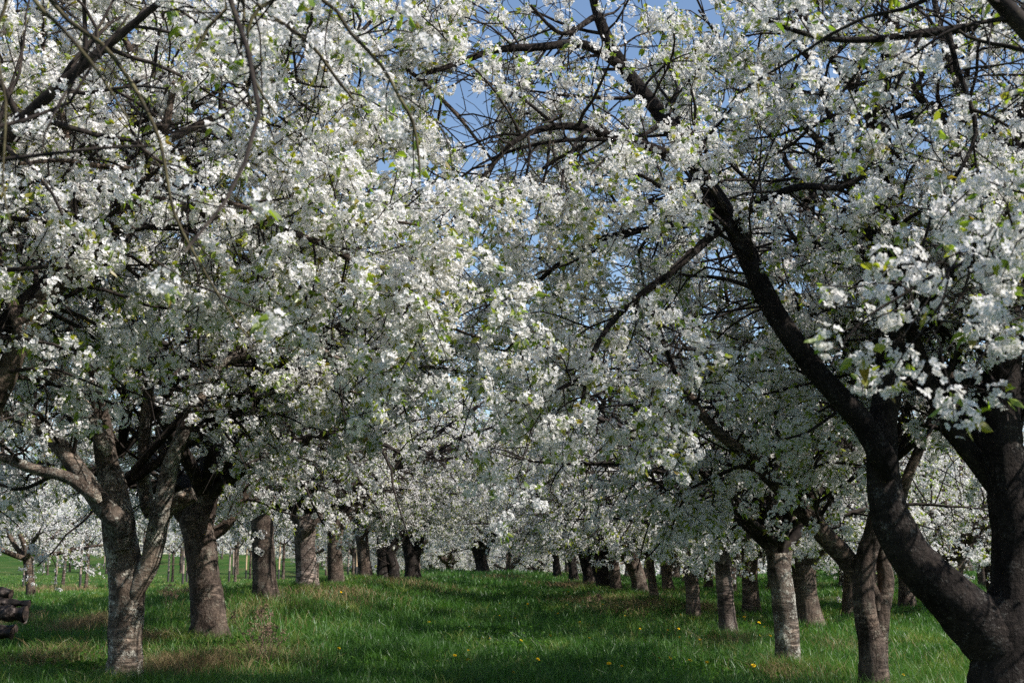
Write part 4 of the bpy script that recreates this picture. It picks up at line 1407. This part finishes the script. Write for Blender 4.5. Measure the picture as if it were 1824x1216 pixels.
earth_patch(440, 1190, .55, .6, .045, "bare brown soil bank below the dead flower stalks", 1)
earth_patch(285, 1205, .32, .5, .035, "dry strawy soil hump right of the lichen-crusted forked trunk", 2)
earth_patch(1400, 1208, .4, .4, .035, "bare soil ring round the foot of the stout lichen-grey trunk", 3)

# ------------------------------------------------------------------ dandelions
def make_dandelion(seed, face):
    r2 = rg(seed)
    root = thing("dandelion", (0, 0, 0), "", "flower")
    h = r2.uniform(.12, .2)
    gs, gh = Geo(), Geo()
    tubes(gs, np.array([[[0, 0, 0], [.01, .005, h * .5], [0.0, 0.0, h]]]), np.array([[.003, .003, .0035]]), 6)
    tilt = unit(np.array([face[0], face[1], 1.0]))
    for ring, (cnt, rl, el) in enumerate([(20, .024, 12), (16, .020, 35), (10, .014, 60)]):
        for k_ in range(cnt):
            a = (k_ + ring * .4) * 2 * math.pi / cnt
            e = R(el)
            d = np.array([math.cos(a) * math.cos(e), math.sin(a) * math.cos(e), math.sin(e)])
            s_ = np.array([-math.sin(a), math.cos(a), 0]) * .0042
            c = np.array([0, 0, h])
            q = [c + s_ * .4, c - s_ * .4, c + d * rl - s_, c + d * rl + s_]
            gh.add(q, [[0, 1, 2, 3]])
    vs = []
    for v_, t_ in gh.v:
        o_ = v_ - np.array([0, 0, h])
        u_ = unit(np.cross([0, 1, 0], tilt)); w_ = np.cross(tilt, u_)
        vs.append((np.array([0, 0, h]) + o_[:, :1] * u_ + o_[:, 1:2] * w_ + o_[:, 2:3] * tilt, t_))
    gh.v = [(np.asarray(a, np.float32), b) for a, b in vs]
    gs.obj("stem", [M_WEED], root)
    gh.obj("flower_head", [M_DAND], root)
    return root


protos = [make_dandelion(901, (.2, -.5)), make_dandelion(902, (-.3, -.6)), make_dandelion(903, (.5, -.3))]
spots = [(603, 1173), (905, 984), (882, 1001), (1015, 1002), (1010, 1080), (873, 1145), (890, 1107), (918, 1106), (914, 1140), (928, 1155), (994, 1101), (958, 1191), (1085, 1210), (1194, 1188), (1230, 1191), (1260, 1203),
         (1343, 1207), (1214, 1103), (1209, 1132), (1211, 1147), (1140, 1128), (1114, 1108), (1248, 1148), (1245, 1146), (1315, 1105), (1326, 1108), (1327, 1113), (1353, 1125), (1373, 1142), (1354, 1139), (1362, 1124),
         (1225, 1190), (1175, 1189), (1108, 1207), (1599, 1124), (1610, 1213), (1305, 1109), (1098, 1085), (1072, 1078), (1074, 1088), (764, 1117), (850, 1143), (836, 1124), (834, 1168), (780, 1187), (810, 1190), (834, 1188),
         (762, 1050), (607, 1065), (890, 1080), (1165, 1105), (1290, 1010), (1190, 1130), (915, 1212), (1012, 1060), (940, 1083), (980, 1140), (1050, 1150), (1033, 1117)]
for i, (px, py) in enumerate(spots):
    c = on_ground(px, min(py + 6, 1228))
    lane_side = px < 1060
    lab = "small yellow dandelion flower in the green grass of the lane" if lane_side else "small yellow dandelion flower in the grass around the right row of trunks"
    grp = "dandelions in the lane" if lane_side else "dandelions around the right row"
    if (px, py) == (603, 1173):
        lab, grp = "single large yellow dandelion alone at the left side of the lane", None
    pr = protos[i % 3]
    if i < 3:
        pr.location = c
        pr.rotation_euler = (0, 0, 0)
        tag(pr, lab, "flower", grp)
        if grp is None and "group" in pr:
            del pr["group"]
        o = pr
    else:
        o = copy_thing(pr, c, rr.uniform(-1, 1), rr.uniform(.75, 1.3), lab, grp)

# ------------------------------------------------------------------ dead flower stalks, logs, the yellow chunk, a dead tuft
def dead_plant(px, py, nst, hgt, label, seed):
    c = on_ground(px, py)
    r2 = rg(seed)
    root = thing("dead_stalk_plant", c, label, "dead plant")
    for k_ in range(nst):
        gs = Geo()
        b0 = c + np.append(r2.normal(size=2) * .07, 0)
        d = unit(np.append(r2.normal(size=2) * .28, 1.0))
        L_ = hgt * r2.uniform(.6, 1.1)
        pts = np.array([b0, b0 + d * L_ * .5, b0 + d * L_ + np.append(r2.normal(size=2) * .05, 0)])
        tubes(gs, pts[None], np.array([[.005, .004, .003]]), 5)
        for q_ in range(3):
            s0 = pts[1] + (pts[2] - pts[1]) * r2.uniform(.1, .9)
            e0 = s0 + unit(d + r2.normal(size=3) * .6) * L_ * .22
            tubes(gs, np.array([[s0, (s0 + e0) / 2, e0]]), np.array([[.003, .0025, .002]]), 4)
            ch = e0 + r2.normal(size=(16, 3)) * .014
            chips(gs, ch, unit(r2.normal(size=(16, 3))), np.full(16, .010), r2, 1, 0)
        ch = pts[2] + r2.normal(size=(26, 3)) * .016
        chips(gs, ch, unit(r2.normal(size=(26, 3))), np.full(26, .011), r2, 1, 0)
        gs.obj("stem", [M_STALK], root, c)


dead_plant(470, 1192, 12, .68, "tall dead brown flower stalks with dry heads on the left bank", 51)
dead_plant(300, 1090, 5, .5, "thin pale dead stalks between the forked trunk and the curved trunk", 52)
dead_plant(1062, 1085, 7, .45, "dead brown stalks at the foot of the far right row", 53)

LP = 17.0
for i, (p0, p1, rad_, lab) in enumerate([
        ((-150, 1122), (22, 1128), .085, "dark wet log at the bottom of the pile by the left edge"),
        ((-130, 1098), (46, 1092), .105, "thick dark log with a pale scar, second from the bottom of the pile"),
        ((-120, 1070), (52, 1076), .055, "thin mossy log lying near the top of the pile by the left edge"),
        ((-90, 1050), (20, 1058), .07, "short black log on top of the pile by the left edge"),
        ((-60, 1150), (28, 1118), .06, "slanting broken log end propped at the front of the pile")]):
    a_, b_ = at(*p0, LP + .1 * i - .2), at(*p1, LP - .25 + .08 * i)
    pts, r2 = smooth_path(np.array([a_, (a_ + b_) / 2 + [0, 0, .03], b_]), np.array([rad_, rad_ * 1.05, rad_ * .9]), .06)
    root = thing("cut_log", (a_ + b_) / 2 - [0, 0, rad_], lab, "log", "logs piled by the left edge")
    gl = Geo()
    tubes(gl, pts[None], r2[None] * (1 + .18 * np.sin(np.arange(len(r2)) * 1.9 + i))[None], 16, 0, True, .38, caps=False)
    o = gl.obj("bark", [M_LOG], root, root.location)
    ge = Geo()
    nn = unit(pts[-1] - pts[-2]); u = unit(np.cross(nn, [0, 0, 1.0])); v = np.cross(nn, u)
    aa = np.arange(16) * math.pi / 8
    rim = pts[-1] + r2[-1] * 1.02 * (u[None] * np.cos(aa)[:, None] + v[None] * np.sin(aa)[:, None])
    ge.add(np.vstack([rim, pts[-1] + nn * .015]), [[k, (k + 1) % 16, 16] for k in range(16)])
    ge.obj("cut_end", [M_LOGEND], root, root.location)
# a few more logs under them carry the pile
for i in range(4):
    z0 = float(ground_z(-7.6, 17.2))
    a_ = np.array([-8.2, 16.95 + .17 * i, z0 + .1 + .0 * i])
    b_ = np.array([-6.75 - .1 * (i % 2), 17.0 + .15 * i, z0 + .12])
    pts, r2 = smooth_path(np.array([a_, (a_ + b_) / 2, b_]), np.array([.1, .1, .09]), .06)
    gl = Geo()
    tubes(gl, pts[None], r2[None], 14, 0, True, .16, caps=True)
    o = gl.obj("cut_log", [M_LOG], None, a_)
    o.location = a_
    tag(o, "dark log bedded in the grass under the pile by the left edge", "log", "logs under the pile")

c = on_ground(331, 1184)
P = np.array([c + [-.10, .02, .07], c + [-.03, 0, .085], c + [.05, -.01, .06], c + [.10, -.02, .03]])
q, qr = smooth_path(P, np.array([.022, .034, .036, .028]), .02)
gl = Geo()
tubes(gl, q[None], qr[None], 12, 0, True, .15, caps=True)
o = gl.obj("wood_chunk", [M_YELLOW], None, c)
o.location = c
tag(o, "small yellow-brown bent chunk of wood lying in the grass", "wood chunk")

c = on_ground(1488, 1206)
g = Geo()
n = 900
x = c[0] + rr.normal(size=n) * .09
y_ = c[1] + rr.normal(size=n) * .09
blades(g, x, y_, rr.uniform(.06, .2, n), np.full(n, .006), rr.uniform(.5, 1.6, n), rr, rr.uniform(0, .8, n))
o = g.obj("dry_tuft", [M_STRAW], None, c, tone=True)
o.location = c
tag(o, "round tuft of dead brown grass between the stout trunk and the twin stems", "grass tuft")
print("CLUSTERS", STATS)
